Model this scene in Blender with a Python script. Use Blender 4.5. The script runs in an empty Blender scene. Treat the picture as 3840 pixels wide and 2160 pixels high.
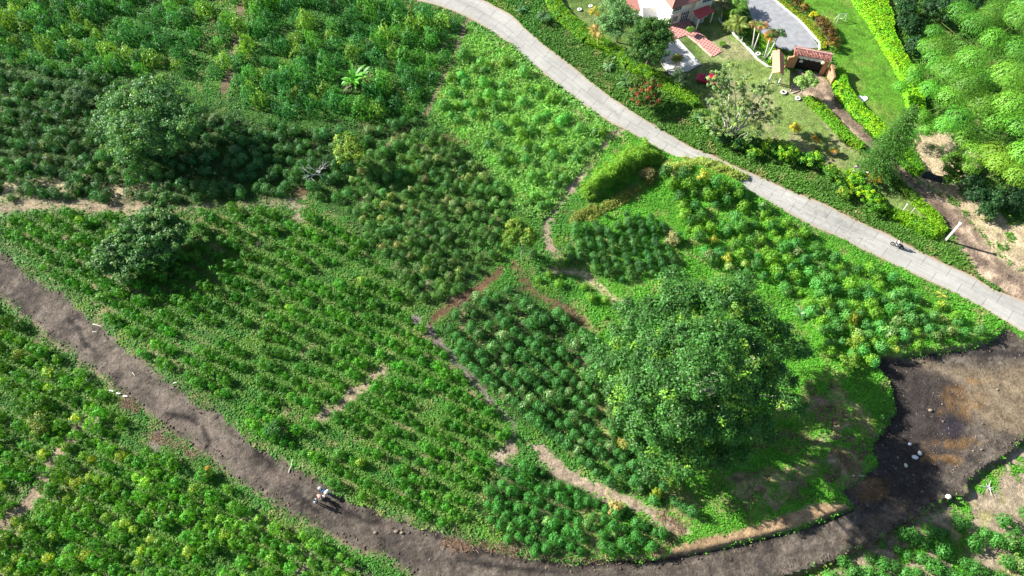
import bpy, bmesh, math, random
import numpy as np
from mathutils import Vector, Matrix, Euler
random.seed(7); rng = np.random.default_rng(7)
R = math.radians
scene = bpy.context.scene
COL = scene.collection

# ------------------------------------------------------------------ camera
H = 80.0; TILT = 29.0; F = 2560.0; SC = 3840/2576.0
cam_d = bpy.data.cameras.new('camera'); cam = bpy.data.objects.new('camera', cam_d); COL.objects.link(cam)
cam.location = (0, 0, H); cam.rotation_euler = (R(TILT), 0, 0)
cam_d.sensor_width = 36; cam_d.lens = 24; cam_d.clip_start = 1; cam_d.clip_end = 6000
scene.camera = cam
# ------------------------------------------------------------------ light
SUN_EL = 30.0
sun_from = Vector((-0.93, 0.37, 0)).normalized()      # the side the sun stands on
world = bpy.data.worlds.new('World'); scene.world = world; world.use_nodes = True
wn = world.node_tree; bg = wn.nodes['Background']
sky = wn.nodes.new('ShaderNodeTexSky'); sky.sky_type = 'NISHITA'; sky.sun_disc = False
sky.sun_elevation = R(SUN_EL); sky.sun_rotation = math.atan2(sun_from.x, sun_from.y)
wn.links.new(sky.outputs[0], bg.inputs[0]); bg.inputs[1].default_value = 0.06
sl = bpy.data.lights.new('sun', 'SUN'); sl.energy = 5.0; sl.angle = R(0.6); sl.color = (1.0, 0.965, 0.90)
so = bpy.data.objects.new('sun', sl); COL.objects.link(so)
d = -(sun_from*math.cos(R(SUN_EL)) + Vector((0, 0, math.sin(R(SUN_EL)))))
so.rotation_euler = d.to_track_quat('-Z', 'Y').to_euler(); so.location = (-60, 60, 120)
scene.view_settings.view_transform = 'Standard'; scene.view_settings.look = 'None'
scene.view_settings.exposure = 1.46; scene.view_settings.gamma = 1.0
scene.cycles.max_bounces = 5; scene.cycles.transparent_max_bounces = 4

# ------------------------------------------------------------------ picture <-> ground
CT, ST = math.cos(R(TILT)), math.sin(R(TILT))
def atn(u, v, z=0.0):
    """picture position (in a 2576 px wide frame) -> x, y on the level z"""
    a = np.asarray(u, float)*SC - 1920; b = 1080 - np.asarray(v, float)*SC
    dy = b*CT + F*ST; dz = F*CT - b*ST
    t = (H-z)/dz
    return a*t, dy*t
def at(u, v, z=0.0):
    x, y = atn(u, v, z); return Vector((float(x), float(y), z))
def proj(x, y, z):
    dz = np.asarray(z)-H
    yc = y*CT + dz*ST; zc = -y*ST + dz*CT
    return (1920 + F*x/(-zc))/SC, (1080 - F*yc/(-zc))/SC
def ppm(v, z=0.0):      # frame pixels per metre, across the view
    return (F*CT - (1080 - v*SC)*ST)/(H-z)/SC

# ------------------------------------------------------------------ numpy field helpers
def vnoise(x, y, s, seed):
    r = np.random.default_rng(seed); L = r.random((257, 257))
    X = np.asarray(x)/s + 1000.3; Y = np.asarray(y)/s + 1000.7
    xi = np.floor(X).astype(int); yi = np.floor(Y).astype(int); fx = X-xi; fy = Y-yi
    fx = fx*fx*(3-2*fx); fy = fy*fy*(3-2*fy)
    g = lambda i, j: L[i % 257, j % 257]
    return (g(xi, yi)*(1-fx)+g(xi+1, yi)*fx)*(1-fy) + (g(xi, yi+1)*(1-fx)+g(xi+1, yi+1)*fx)*fy
def fbm(x, y, s, seed):
    return .5*vnoise(x, y, s, seed)+.3*vnoise(x, y, s/2.1, seed+1)+.2*vnoise(x, y, s/4.3, seed+2)
def pdist(u, v, pts, closed=False):
    p = np.asarray(pts, float); n = len(p); best = np.full(np.shape(u), 1e9)
    for i in range(n if closed else n-1):
        a = p[i]; b = p[(i+1) % n]; dd = b-a; L = dd@dd+1e-9
        t = np.clip(((u-a[0])*dd[0]+(v-a[1])*dd[1])/L, 0, 1)
        best = np.minimum(best, np.hypot(u-a[0]-t*dd[0], v-a[1]-t*dd[1]))
    return best
def inside(u, v, pts):
    p = np.asarray(pts, float); n = len(p); r = np.zeros(np.shape(u), bool); j = n-1
    for i in range(n):
        xi, yi = p[i]; xj, yj = p[j]
        c = ((yi > v) != (yj > v)) & (u < (xj-xi)*(v-yi)/(yj-yi+1e-12)+xi)
        r ^= c; j = i
    return r
def sdist(u, v, pts):
    d0 = pdist(u, v, pts, True); return np.where(inside(u, v, pts), -d0, d0)
def sm(a, b, x):
    t = np.clip((x-a)/(b-a), 0, 1); return t*t*(3-2*t)

# ------------------------------------------------------------------ layout (frame pixels, 2576 wide)
RU = [(900,-62),(1100,-45),(1219,0),(1244,15),(1288,37),(1318,69),(1377,120),(1417,148),(1479,199),(1530,240),(1576,270),(1606,291),(1665,327),(1734,369),(1800,394),(1851,420),(1919,448),(1990,481),(2077,514),(2148,552),(2225,585),(2317,634),(2383,667),(2452,696),(2492,726),(2576,756),(2800,850)]
RL = [(860,-30),(960,-14),(1044,0),(1106,15),(1164,38),(1206,60),(1288,115),(1326,151),(1359,179),(1397,209),(1440,242),(1486,276),(1530,306),(1594,337),(1637,363),(1700,396),(1790,438),(1887,482),(1928,504),(1975,532),(2041,569),(2123,602),(2174,631),(2235,659),(2327,704),(2382,728),(2482,780),(2576,838),(2760,930)]
ROAD = RU + RL[::-1]
DU = [(-200,500),(0,630),(25,643),(58,685),(120,726),(162,746),(208,788),(260,826),(290,851),(325,893),(362,908),(390,933),(420,958),(458,983),(488,1021),(545,1033),(603,1085),(644,1126),(701,1154),(759,1185),(805,1211),(862,1257),(931,1280),(988,1311),(1046,1323),(1118,1343),(1218,1377),(1288,1394),(1431,1420),(1546,1412),(1632,1412),(1776,1388),(1932,1352),(2047,1320),(2150,1277)]
SOIL = [(2052,1274),(2116,1240),(2176,1194),(2205,1171),(2190,1125),(2219,1090),(2250,1040),(2245,1001),(2234,958),(2205,925),(2214,901),(2294,898),(2357,888),(2457,876),(2504,853),(2530,828),(2640,880),(2800,960)]
DL = [(2800,880),(2720,960),(2640,1050),(2576,1099),(2529,1145),(2477,1171),(2425,1215),(2428,1245),(2377,1254),(2291,1306),(2205,1354),(2090,1412),(1975,1449),(1900,1480),(1700,1530),(1400,1540),(1200,1500),(1052,1449),(1031,1435),(960,1383),(902,1377),(845,1349),(773,1308),(716,1280),(644,1234),(574,1191),(531,1142),(488,1119),(425,1076),(382,1039),(338,1008),(300,978),(250,936),(208,908),(185,886),(140,856),(92,813),(50,783),(25,758),(0,736),(-200,620)]
DIRT = DU + SOIL[1:] + DL
BANK = [(1660,1412),(1776,1385),(1932,1345),(2047,1312),(2145,1272),(2052,1262),(1960,1300),(1850,1335),(1700,1370)]
MIDC = np.array([(-300,450),(0,680),(290,890),(640,1180),(1000,1345),(1300,1420),(1700,1430),(2000,1390),(2300,1240),(2576,1000),(2900,900)], float)
LAWN_G = [(1990,-40),(2150,-40),(2185,30),(2205,90),(2225,130),(2250,180),(2268,215),(2285,262),(2262,300),(2235,340),(2215,345),(2170,290),(2128,245),(2118,185),(2075,125),(2065,110),(2050,85),(2012,45)]
GARDEN = [(1400,-40),(1840,-40),(1815,50),(1870,110),(1941,170),(1990,175),(2015,240),(2060,285),(2110,340),(2160,385),(2225,440),(2290,505),(2345,560),(2350,585),(2290,545),(2230,520),(2160,470),(2060,415),(1960,370),(1860,330),(1760,262),(1660,204),(1570,146),(1480,100),(1420,45)]
LANE = [(2000,175),(2070,190),(2095,225),(2112,262),(2148,300),(2190,345),(2240,395),(2300,450),(2340,480),(2400,510),(2440,560),(2500,640),(2560,690),(2700,770),(2640,800),(2540,745),(2470,705),(2430,650),(2385,575),(2335,520),(2270,455),(2210,400),(2165,365),(2125,330),(2085,285),(2040,245),(1985,235)]
DRIVE = [(1862,-60),(1870,-20),(1880,10),(1893,55),(1912,88),(1940,115),(1985,128),(2062,128),(2043,90),(2014,56),(1985,32),(1952,4),(1928,-20),(1890,-60)]
HOUSE = [(1560,-60),(1590,40),(1632,60),(1690,110),(1705,102),(1765,165),(1725,182),(1684,190),(1657,158),(1683,108),(1680,66),(1740,45),(1830,129),(1795,146),(1800,20),(1800,-60)]
SAND = [(2290,300),(2330,320),(2420,340),(2470,400),(2480,500),(2540,560),(2620,560),(2700,800),(2640,790),(2560,700),(2500,640),(2440,560),(2400,510),(2345,480),(2300,445),(2305,380)]
PALE = [(1180,60),(1290,120),(1400,215),(1450,255),(1520,310),(1545,345),(1500,400),(1440,470),(1400,530),(1370,560),(1300,520),(1230,410),(1140,330),(1085,300),(1100,240),(1150,130)]
TALLG = [(1618,350),(1650,380),(1688,402),(1640,415),(1590,452),(1520,486),(1470,505),(1448,490),(1480,455),(1500,432),(1535,412),(1560,385),(1590,372)]
# lines of bare earth: points, half width, colour, strength
TAN=(.30,.225,.155); PINK=(.31,.235,.175); RED=(.13,.065,.042); SANDC=(.42,.335,.21); GREYB=(.17,.14,.12); LILAC=(.20,.16,.16)
PATHS = [([(-60,530),(0,525),(80,512),(180,515),(330,528),(420,527)],13,TAN,.85),([(420,527),(560,518),(700,510),(765,495)],6,TAN,.55),
 ([(30,470),(120,462),(170,470)],10,SANDC,.7),([(250,470),(330,500),(400,515)],10,TAN,.6),([(735,515),(765,530),(750,545)],9,PINK,.8),([(745,490),(770,478)],8,RED,.7),
 ([(1040,805),(1060,812),(1085,832)],9,LILAC,.95),([(1085,835),(1120,880),(1160,925),(1200,970),(1250,1030)],6,GREYB,.9),
 ([(1250,1030),(1290,1062),(1300,1105)],5,GREYB,.6),([(1285,1128),(1245,1150),(1262,1172)],16,PINK,.9),([(1275,1135),(1330,1120),(1357,1125)],6,TAN,.6),
 ([(1357,1127),(1385,1160),(1417,1187),(1475,1219),(1532,1243)],16,PINK,.95),([(1532,1243),(1604,1272),(1675,1313),(1722,1338)],12,PINK,.95),
 ([(1262,672),(1244,696),(1181,741),(1130,770),(1085,808)],9,RED,.9),([(1290,660),(1338,728),(1388,758),(1450,791),(1490,830)],9,RED,.75),
 ([(1380,680),(1463,686),(1500,715),(1530,745),(1563,771)],8,SANDC,.8),([(1500,700),(1480,640),(1440,600)],9,TAN,.5),
 ([(1560,330),(1530,350),(1500,380),(1480,410),(1453,450),(1435,475)],11,PINK,.9),([(1430,480),(1400,520),(1376,560),(1375,590),(1386,620)],9,PINK,.85),
 ([(1386,620),(1405,650),(1420,680)],8,TAN,.6),([(1448,275),(1462,300),(1480,310)],10,PINK,.8),
 ([(612,-20),(600,60),(590,130),(575,200),(560,230)],7,(.16,.10,.075),.9),([(1178,48),(1160,95),(1144,142),(1120,190),(1105,215),(1075,285)],5,(.20,.14,.10),.85),
 ([(172,1106),(140,1148),(115,1176),(100,1228),(63,1271),(8,1317),(-40,1340)],13,TAN,.95),([(235,1050),(200,1075),(172,1106)],12,TAN,.8),
 ([(962,928),(930,953)],12,TAN,.9),([(925,965),(905,980),(869,1008),(830,1035),(790,1060)],12,TAN,.85),([(780,1395),(750,1440),(760,1470)],12,PINK,.7),
 ([(900,1430),(930,1449)],14,(.05,.04,.035),.8),([(1560,1120),(1480,1110)],1,TAN,.0),([(640,1300),(600,1310)],6,TAN,.5),([(395,1100),(390,1125)],14,GREYB,.9),([(500,1140),(450,1150)],10,GREYB,.6),
 ([(410,885),(380,878)],8,TAN,.6),([(1110,345),(1160,350)],7,RED,.5),([(1020,330),(1000,345)],7,RED,.5),([(1900,700),(1920,720)],6,SANDC,.4),
 ([(1960,615),(1985,640)],8,TAN,.5),([(2250,880),(2290,850),(2330,830)],12,TAN,.6),([(2010,770),(2030,800)],8,TAN,.6),([(300,690),(320,700)],7,TAN,.5),([(550,710),(560,700)],7,TAN,.6)]
BLOBS = [(1930,1095,60,22,RED,.6),(1990,1130,40,18,RED,.6),(1900,1130,25,20,RED,.5),(1830,1070,30,14,RED,.6),(2060,1110,40,18,TAN,.6),(2110,1160,40,18,TAN,.6),(2010,1190,50,14,TAN,.4),(1740,1270,25,18,RED,.6),(1960,1220,45,14,TAN,.5),(1850,1240,40,12,TAN,.4),(1820,1215,22,14,RED,.4),(2060,1010,26,14,TAN,.5),
 (2120,1075,14,10,SANDC,.6),(2255,1005,14,9,TAN,.8),(2000,1340,20,10,TAN,.4)]
BLK = {
 'F': dict(poly=[(1100,812),(1180,752),(1300,712),(1390,775),(1490,835),(1530,900),(1560,980),(1600,1080),(1680,1190),(1750,1300),(1700,1305),(1600,1252),(1480,1190),(1370,1112),(1250,1005),(1170,915)], ang=40, sa=24, sb=34, dia=34, col=(.062,.225,.050), h=1.7, keep=.95, pale=.16, jit=.22),
 'I': dict(poly=[(1208,1300),(1232,1215),(1290,1165),(1370,1170),(1430,1205),(1560,1272),(1700,1340),(1670,1378),(1560,1388),(1440,1398),(1330,1392),(1240,1345)], ang=26, sa=26, sb=31, dia=34, col=(.055,.24,.036), h=1.5, keep=.95, pale=.07, jit=.25),
 'H': dict(poly=[(2010,1470),(2120,1412),(2200,1372),(2290,1318),(2390,1310),(2470,1318),(2560,1285),(2640,1270),(2640,1500),(2010,1500)], ang=24, sa=33, sb=43, dia=54, col=(.060,.235,.030), h=1.15, keep=.93, pale=.05, jit=.22),
 'C': dict(poly=[(775,500),(870,470),(900,385),(1040,330),(1120,335),(1215,400),(1292,520),(1265,655),(1180,735),(1082,792),(1010,720),(950,640),(880,560),(830,530)], ang=40, sa=22, sb=28, dia=28, col=(.070,.215,.042), h=1.4, keep=.95, pale=.22, jit=.3),
 'B': dict(poly=[(-60,175),(120,180),(400,215),(560,290),(760,330),(1040,300),(1100,295),(1040,330),(900,385),(865,468),(770,490),(620,505),(430,520),(330,512),(260,520),(180,505),(-60,505)], ang=8, sa=22, sb=27, dia=31, col=(.050,.185,.042), h=1.3, keep=.92, pale=.06, jit=.5),
 'D': dict(poly=[(-40,560),(180,528),(420,538),(760,512),(870,560),(960,660),(1075,800),(1150,918),(1230,1010),(1285,1062),(1290,1110),(1225,1200),(1195,1290),(1200,1345),(1050,1305),(870,1240),(770,1175),(650,1095),(550,1010),(430,940),(345,885),(310,830),(215,765),(110,685),(20,615)], ang=27, sa=20, sb=38, dia=29, col=(.058,.25,.016), h=1.35, keep=.95, pale=.025, jit=.22),
 'E': dict(poly=[(-60,745),(85,835),(195,925),(255,960),(290,1020),(390,1095),(480,1150),(560,1215),(640,1265),(760,1335),(880,1395),(960,1449),(960,1520),(-60,1520)], ang=25, sa=25, sb=38, dia=34, col=(.075,.27,.020), h=1.5, keep=.95, pale=.22, jit=.22),
 'G1': dict(poly=[(1400,640),(1440,560),(1560,530),(1650,540),(1720,600),(1700,690),(1560,720),(1500,700)], ang=76, sa=13, sb=27, dia=25, col=(.062,.225,.050), h=1.7, keep=.95, pale=.03, jit=.28),
 'G2': dict(poly=[(1640,430),(1730,415),(1830,445),(1940,535),(2050,605),(2190,675),(2350,755),(2500,835),(2480,850),(2300,880),(2210,895),(2180,960),(2080,900),(1980,760),(1900,700),(1800,690),(1720,640),(1700,540)], ang=64, sa=21, sb=35, dia=36, col=(.062,.235,.042), h=1.6, keep=.93, pale=.10, jit=.38),
 'P': dict(poly=[(1180,80),(1290,150),(1400,235),(1500,310),(1530,345),(1480,430),(1420,500),(1380,550),(1310,510),(1240,400),(1150,320),(1100,290),(1120,220),(1160,130)], ang=50, sa=25, sb=33, dia=32, col=(.085,.31,.050), h=1.3, keep=.80, pale=.0, jit=.9),
 'K': dict(poly=[(1330,640),(1400,660),(1500,710),(1560,790),(1500,830),(1400,760),(1320,700)], ang=40, sa=30, sb=36, dia=28, col=(.08,.24,.05), h=1.4, keep=.6, pale=.05, jit=.6),
}
def rowgap(u, v, bk):
    b = BLK[bk]; c = np.array(b['poly'], float).mean(0); a = math.radians(b['ang']); q = ((v-c[1])*math.cos(a)-(u-c[0])*math.sin(a))/b['sb']
    return sm(.20, .42, np.abs(q-np.round(q)))*sm(8, -8, sdist(u, v, b['poly']))
def ground_fields(u, v, x, y):
    """base colour of the earth and how bare it is, for arrays of frame positions"""
    n1 = fbm(x, y, 5.0, 11); n2 = fbm(x, y, 1.3, 21); n3 = vnoise(x, y, .55, 31)
    g0 = np.array((.028,.095,.014)); g1 = np.array((.095,.20,.030))
    w = (n1*.6+n2*.4)[:, None]
    c = g0*(1-w)+g1*w
    bare = np.zeros(len(u))
    def put(col, wt, b=1.0):
        nonlocal c, bare
        wt = np.clip(wt, 0, 1)
        c = c*(1-wt[:, None]) + np.array(col)*(.78+.44*n2[:, None])*wt[:, None]
        bare = np.maximum(bare, wt*b)
    wob = (n2-.5)*16+(n3-.5)*9
    # brighter grass of the right-hand slope and of the pale field
    rg = sm(1380, 1560, u)*sm(0, 40, v-(np.interp(u, [p[0] for p in RL], [p[1] for p in RL])))
    put((.10,.26,.020), rg*.75, 0)
    pl = sm(25, -25, sdist(u, v, PALE)+wob); put((.16,.33,.06), pl*.85, 0)
    put((.16,.22,.06), sm(26,4,pdist(u,v,[(1440,560),(1560,500),(1650,440)])+wob)*.8, 0)
    put((.17,.20,.04), sm(20,4,pdist(u,v,[(560,-20),(545,60),(525,120),(515,190)])+wob)*.85, 0)
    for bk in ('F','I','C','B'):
        put((.030,.052,.016), sm(14,-10,sdist(u,v,BLK[bk]['poly'])+wob)*(.85 if bk in 'FI' else .7), 0)  # dark soil floor with the deep shade between bushes painted in
    scat = sm(.66, .80, fbm(x, y, 2.6, 41)); put(TAN, scat*.45*(1-pl), .5)
    # dry earth between the bushes of the lower right corner
    hs = sm(30, -20, sdist(u, v, [(2040,1470),(2150,1395),(2300,1300),(2420,1240),(2480,1180),(2640,1060),(2800,1000),(2800,1600),(2000,1600)]))
    put((.30,.24,.165), hs*sm(.26, .42, fbm(x, y, 2.2, 51)), 1)
    ub = sm(1750,1850,u)*sm(30,10,pdist(u,v,[(2060,1000),(2150,1080),(2120,1180),(1960,1230),(1800,1240)])-30+wob)
    put((.15,.105,.06), ub*sm(.34,.50,fbm(x,y,1.7,61))*.9, .85); put((.27,.20,.12), ub*sm(.56,.66,fbm(x,y,1.4,63))*.9, .9)
    put((.20,.16,.09), sm(.60,.74,fbm(x,y,1.9,141))*sm(.35,.6,fbm(x,y,11,142))*.8*sm(1350,1250,u)*sm(480,540,v), .8)
    rgp = np.maximum(rowgap(u, v, 'D'), rowgap(u, v, 'E'))
    put((.20,.165,.085), rgp*sm(.50,.62,fbm(x,y,1.5,171))*sm(.35,.6,fbm(x,y,13,172))*.85, .85)
    for pts, hw, col, s in PATHS:
        put(col, sm(hw*1.55+6, hw*.5, pdist(u, v, pts)+wob*.95)*s)
    for bu, bv, ru, rv, col, s in BLOBS:
        put(col, sm(1.3, .4, np.hypot((u-bu)/ru, (v-bv)/rv)+(n2-.5)*1.1)*s)
    # lawns
    put(SANDC, sm(20,-15,sdist(u,v,[(-80,440),(120,432),(330,436),(460,480),(440,512),(330,524),(-80,520)])+wob*1.3)*sm(.50,.64,fbm(x,y,3,181))*.7, .9)
    put((.30,.29,.11), sm(1400,1500,u)*sm(0,30,v-np.interp(u,[p[0] for p in RL],[p[1] for p in RL]))*sm(.56,.68,fbm(x,y,2.4,183))*.7, .35)
    lg = sm(5, -3, sdist(u, v, LAWN_G)); put((.085,.215,.018), lg, 0); put((.16,.215,.045), lg*sm(.5,.7,fbm(x,y,5,71))*.6, 0)
    gd = sm(6, -2, sdist(u, v, GARDEN)); put((.15,.22,.055), gd, 0); put((.27,.26,.13), gd*sm(.42,.66,fbm(x,y,4,81))*.8, 0)
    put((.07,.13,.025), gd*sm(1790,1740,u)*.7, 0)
    # sandy bank and track
    sa = sm(14, -12, sdist(u, v, SAND)+wob); put(SANDC, sa*sm(.15,.32,fbm(x,y,2,91)), 1); put((.30,.27,.12), sa*sm(.55,.7,fbm(x,y,3,92))*.5,.6)
    ln = sm(7, -5, sdist(u, v, LANE)+wob*.5); lc = sm(.4,.6,fbm(x,y,1.4,95))
    put((.36,.27,.19), ln, 1); put((.13,.095,.07), ln*lc*.75, 1)
    put((.10,.07,.055), ln*sm(12,4,pdist(u,v,[(2085,215),(2100,250),(2130,295),(2190,350),(2260,420),(2330,495),(2410,590),(2460,650),(2540,700)]))*.6, 1)
    put((.25,.16,.10), sm(9,2,pdist(u,v,RU)+wob*.4)*sm(1640,1760,u)*.8, .9)
    put((.30,.25,.18), sm(6,1,pdist(u,v,RL)+wob*.3)*.5, .4)
    # verges and the dark road itself
    sd = sdist(u, v, DIRT)
    put((.185,.145,.095), sm(30, 2, sd+wob*1.5)*.85*sm(-10,0,sd)*np.where(v > np.interp(u, MIDC[:, 0], MIDC[:, 1]), 1, .6), .85)
    ba = sm(6,-6,sdist(u,v,BANK)+wob*.4); put((.32,.215,.12), ba, 1)
    dr = sm(5, -4, sd+wob*.75)
    put((.098,.080,.064), dr, 1)
    a = fbm(x, y, 3.2, 101); put((.048,.039,.035), dr*sm(.56,.68,a)*.8, 1); put((.15,.125,.098), dr*sm(.44,.3,a)*.75, 1)
    cen = [((p[0]+q[0])/2, (p[1]+q[1])/2) for p, q in zip([(0,630),(120,726),(260,826),(390,933),(545,1033),(701,1154),(862,1257),(1046,1323),(1288,1400),(1546,1412),(1776,1392),(2047,1320),(2300,1180),(2576,960)], [(0,736),(92,813),(185,886),(300,978),(425,1076),(574,1191),(773,1308),(960,1383),(1200,1500),(1500,1530),(1900,1480),(2205,1354),(2425,1215),(2650,1050)])]
    dc = pdist(u, v, cen)+(n1-.5)*14
    for off in (12, 21, 33): put((.060,.048,.039), np.exp(-((dc-off)/2.6)**2)*dr*sm(.35,.6,fbm(x,y,2.4,131+off))*.85, 1)
    put((.032,.027,.024), dr*sm(.60,.66,fbm(x,y,1.1,151))*sm(.45,.6,fbm(x,y,7,152))*.8, 1)
    put((.20,.165,.13), dr*sm(.66,.74,fbm(x,y,.8,161))*.5, 1)
    put((.15,.122,.098), dr*sm(.60,.72,fbm(x,y,4.5,121))*.8*sm(1000,800,u), 1)
    put((.06,.085,.03), dr*sm(.60,.70,fbm(x,y,1.8,111))*sm(14,-18,-sd-14)*.7, .6)
    dp = sm(16,-14,wob+sdist(u,v,[(2195,900),(2290,912),(2370,935),(2420,975),(2430,1040),(2420,1100),(2380,1170),(2330,1230),(2290,1300),(2200,1260),(2160,1262),(2200,1160),(2210,1090),(2240,1030),(2225,960)])+wob)
    put((.042,.034,.030), dp*dr*.92, 1)  # dark soil, further darkened in the outline of the big tree's shadow
    tn = sm(20,-20,sdist(u,v,[(2290,905),(2400,925),(2500,925),(2700,900),(2800,930),(2600,1100),(2500,1080),(2440,1040),(2420,960),(2340,925)])+wob)
    put((.19,.145,.092), tn*dr*.9, 1)
    tw = sm(14,-10,sdist(u,v,[(2290,1260),(2230,1330),(2150,1375),(2120,1360),(2220,1290),(2260,1262)])+wob*.6); put((.155,.115,.075), tw*dr*.7, 1)
    put((.035,.030,.028), sm(12,3,pdist(u,v,[(2300,900),(2380,893),(2470,888),(2560,893),(2640,900)])+wob*.5)*.9*dr, 1)  # shade below the upper soil edge, painted as a dark band
    # bank's shade painted as a dark band, orange-brown lip on the low side
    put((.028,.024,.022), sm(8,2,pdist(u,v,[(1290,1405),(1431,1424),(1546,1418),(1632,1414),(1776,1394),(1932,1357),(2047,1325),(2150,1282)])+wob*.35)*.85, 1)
    put((.30,.17,.09), sm(5,1.5,pdist(u,v,[(1960,1462),(2090,1418),(2205,1361),(2291,1313),(2377,1262)])+wob*.15)*.85, 1)
    for bu, bv, ru, rv in [(2432,1010,48,34),(2400,1118,55,16),(2345,1150,32,12),(2170,1215,60,20),(2180,1240,40,22),(2395,1155,30,12),(2450,960,25,10)]:
        put((.20,.115,.045), sm(1.35,.3,np.hypot((u-bu)/ru,(v-bv)/rv)+(n2-.5)*2.2+(n3-.5)*.8)*.62*sm(6,-4,sd), 1)
    put((.025,.022,.030), sm(1.2,.5,np.hypot((u-2395)/35,(v-1075)/30)+(n2-.5))*.8, 1)
    # cracks and puddle rims of the old dark road
    for pts in [[(420,1040),(470,1050),(510,1075),(525,1110),(520,1140)],[(205,855),(235,880),(260,893),(275,880)],[(640,1130),(680,1165),(690,1190),(670,1215)],[(840,1270),(870,1290),(905,1300)],[(1060,1330),(1110,1355),(1190,1380),(1260,1400)],[(700,1215),(760,1250),(800,1290)],[(170,800),(200,830),(215,870)],[(905,1305),(930,1315),(950,1310)],[(60,670),(100,700)],[(1150,1410),(1250,1425),(1400,1440)]]:
        put((.026,.022,.020), sm(9,2,pdist(u,v,pts)+wob*.5)*.9*dr, 1)
    for bu, bv, ru, rv in [(268,885,30,14),(960,1335,30,12),(1150,1380,40,16),(700,1200,60,22),(1160,1365,24,9),(450,1070,34,16),(560,1130,40,22)]:
        put((.16,.125,.10), sm(1.2,.5,np.hypot((u-bu)/ru,(v-bv)/rv)+(n2-.5)*.9)*.6*dr, 1)
    return c, bare, sd
def hgt(u, v):
    sd = sdist(u, v, DIRT); rd = sdist(u, v, ROAD)
    upper = v < np.interp(u, MIDC[:, 0], MIDC[:, 1])
    nr = sm(3, 40, rd)
    hu = sm(0, 12, sd)*(.20 + .55*sm(1350, 1650, u))*nr
    hl = -sm(0, 6, sd)*(.08 + .75*sm(1700, 1950, u))
    h = np.where(upper, hu*sm(300, 60, sd), hl)
    nb = sm(-2, 12, rd)
    h = h + nb*1.7*np.exp(-(pdist(u, v, [(1700,432),(1760,450),(1850,478)])/30)**2)
    h = h + nb*1.2*np.exp(-(pdist(u, v, [(1500,470),(1560,425),(1630,390)])/22)**2)
    out = sm(-300, -900, u)+sm(2900, 3500, u)
    return h*(1-np.clip(out, 0, 1))
def gz(u, v): return float(hgt(np.array([float(u)]), np.array([float(v)]))[0])
def gp(u, v):                       # point on the terrain seen at the frame position
    z = gz(u, v); p = at(u, v, z); return p

# ------------------------------------------------------------------ object helpers
def tag(o, label=None, cat=None, group=None, kind=None):
    if label: o['label'] = label
    if cat: o['category'] = cat
    if group: o['group'] = group
    if kind: o['kind'] = kind
    return o
def link(name, me, mat=None, parent=None, loc=None, rz=None):
    o = bpy.data.objects.new(name, me); COL.objects.link(o)
    if mat and me and not me.materials: me.materials.append(mat)
    if parent: o.parent = parent
    if loc is not None: o.location = loc
    if rz is not None: o.rotation_euler[2] = rz
    return o
def empty(name, loc, label, cat, group=None, rz=0.0):
    o = bpy.data.objects.new(name, None); COL.objects.link(o); o.location = loc; o.rotation_euler[2] = rz
    o.empty_display_size = .3
    return tag(o, label, cat, group)
def mesh_np(name, V, Fq, col=None, smooth=False):
    me = bpy.data.meshes.new(name); V = np.ascontiguousarray(V, np.float32); Fq = np.ascontiguousarray(Fq, np.int32)
    k = Fq.shape[1]; me.vertices.add(len(V)); me.vertices.foreach_set('co', V.ravel())
    me.loops.add(Fq.size); me.loops.foreach_set('vertex_index', Fq.ravel())
    me.polygons.add(len(Fq)); me.polygons.foreach_set('loop_start', np.arange(0, Fq.size, k, dtype=np.int32))
    me.polygons.foreach_set('loop_total', np.full(len(Fq), k, np.int32))
    if smooth: me.polygons.foreach_set('use_smooth', np.ones(len(Fq), bool))
    if col is not None:
        a = me.color_attributes.new('Col', 'FLOAT_COLOR', 'POINT')
        cc = np.ones((len(V), 4), np.float32); cc[:, :3] = col; a.data.foreach_set('color', cc.ravel())
    me.update(); me.validate(); return me
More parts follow.
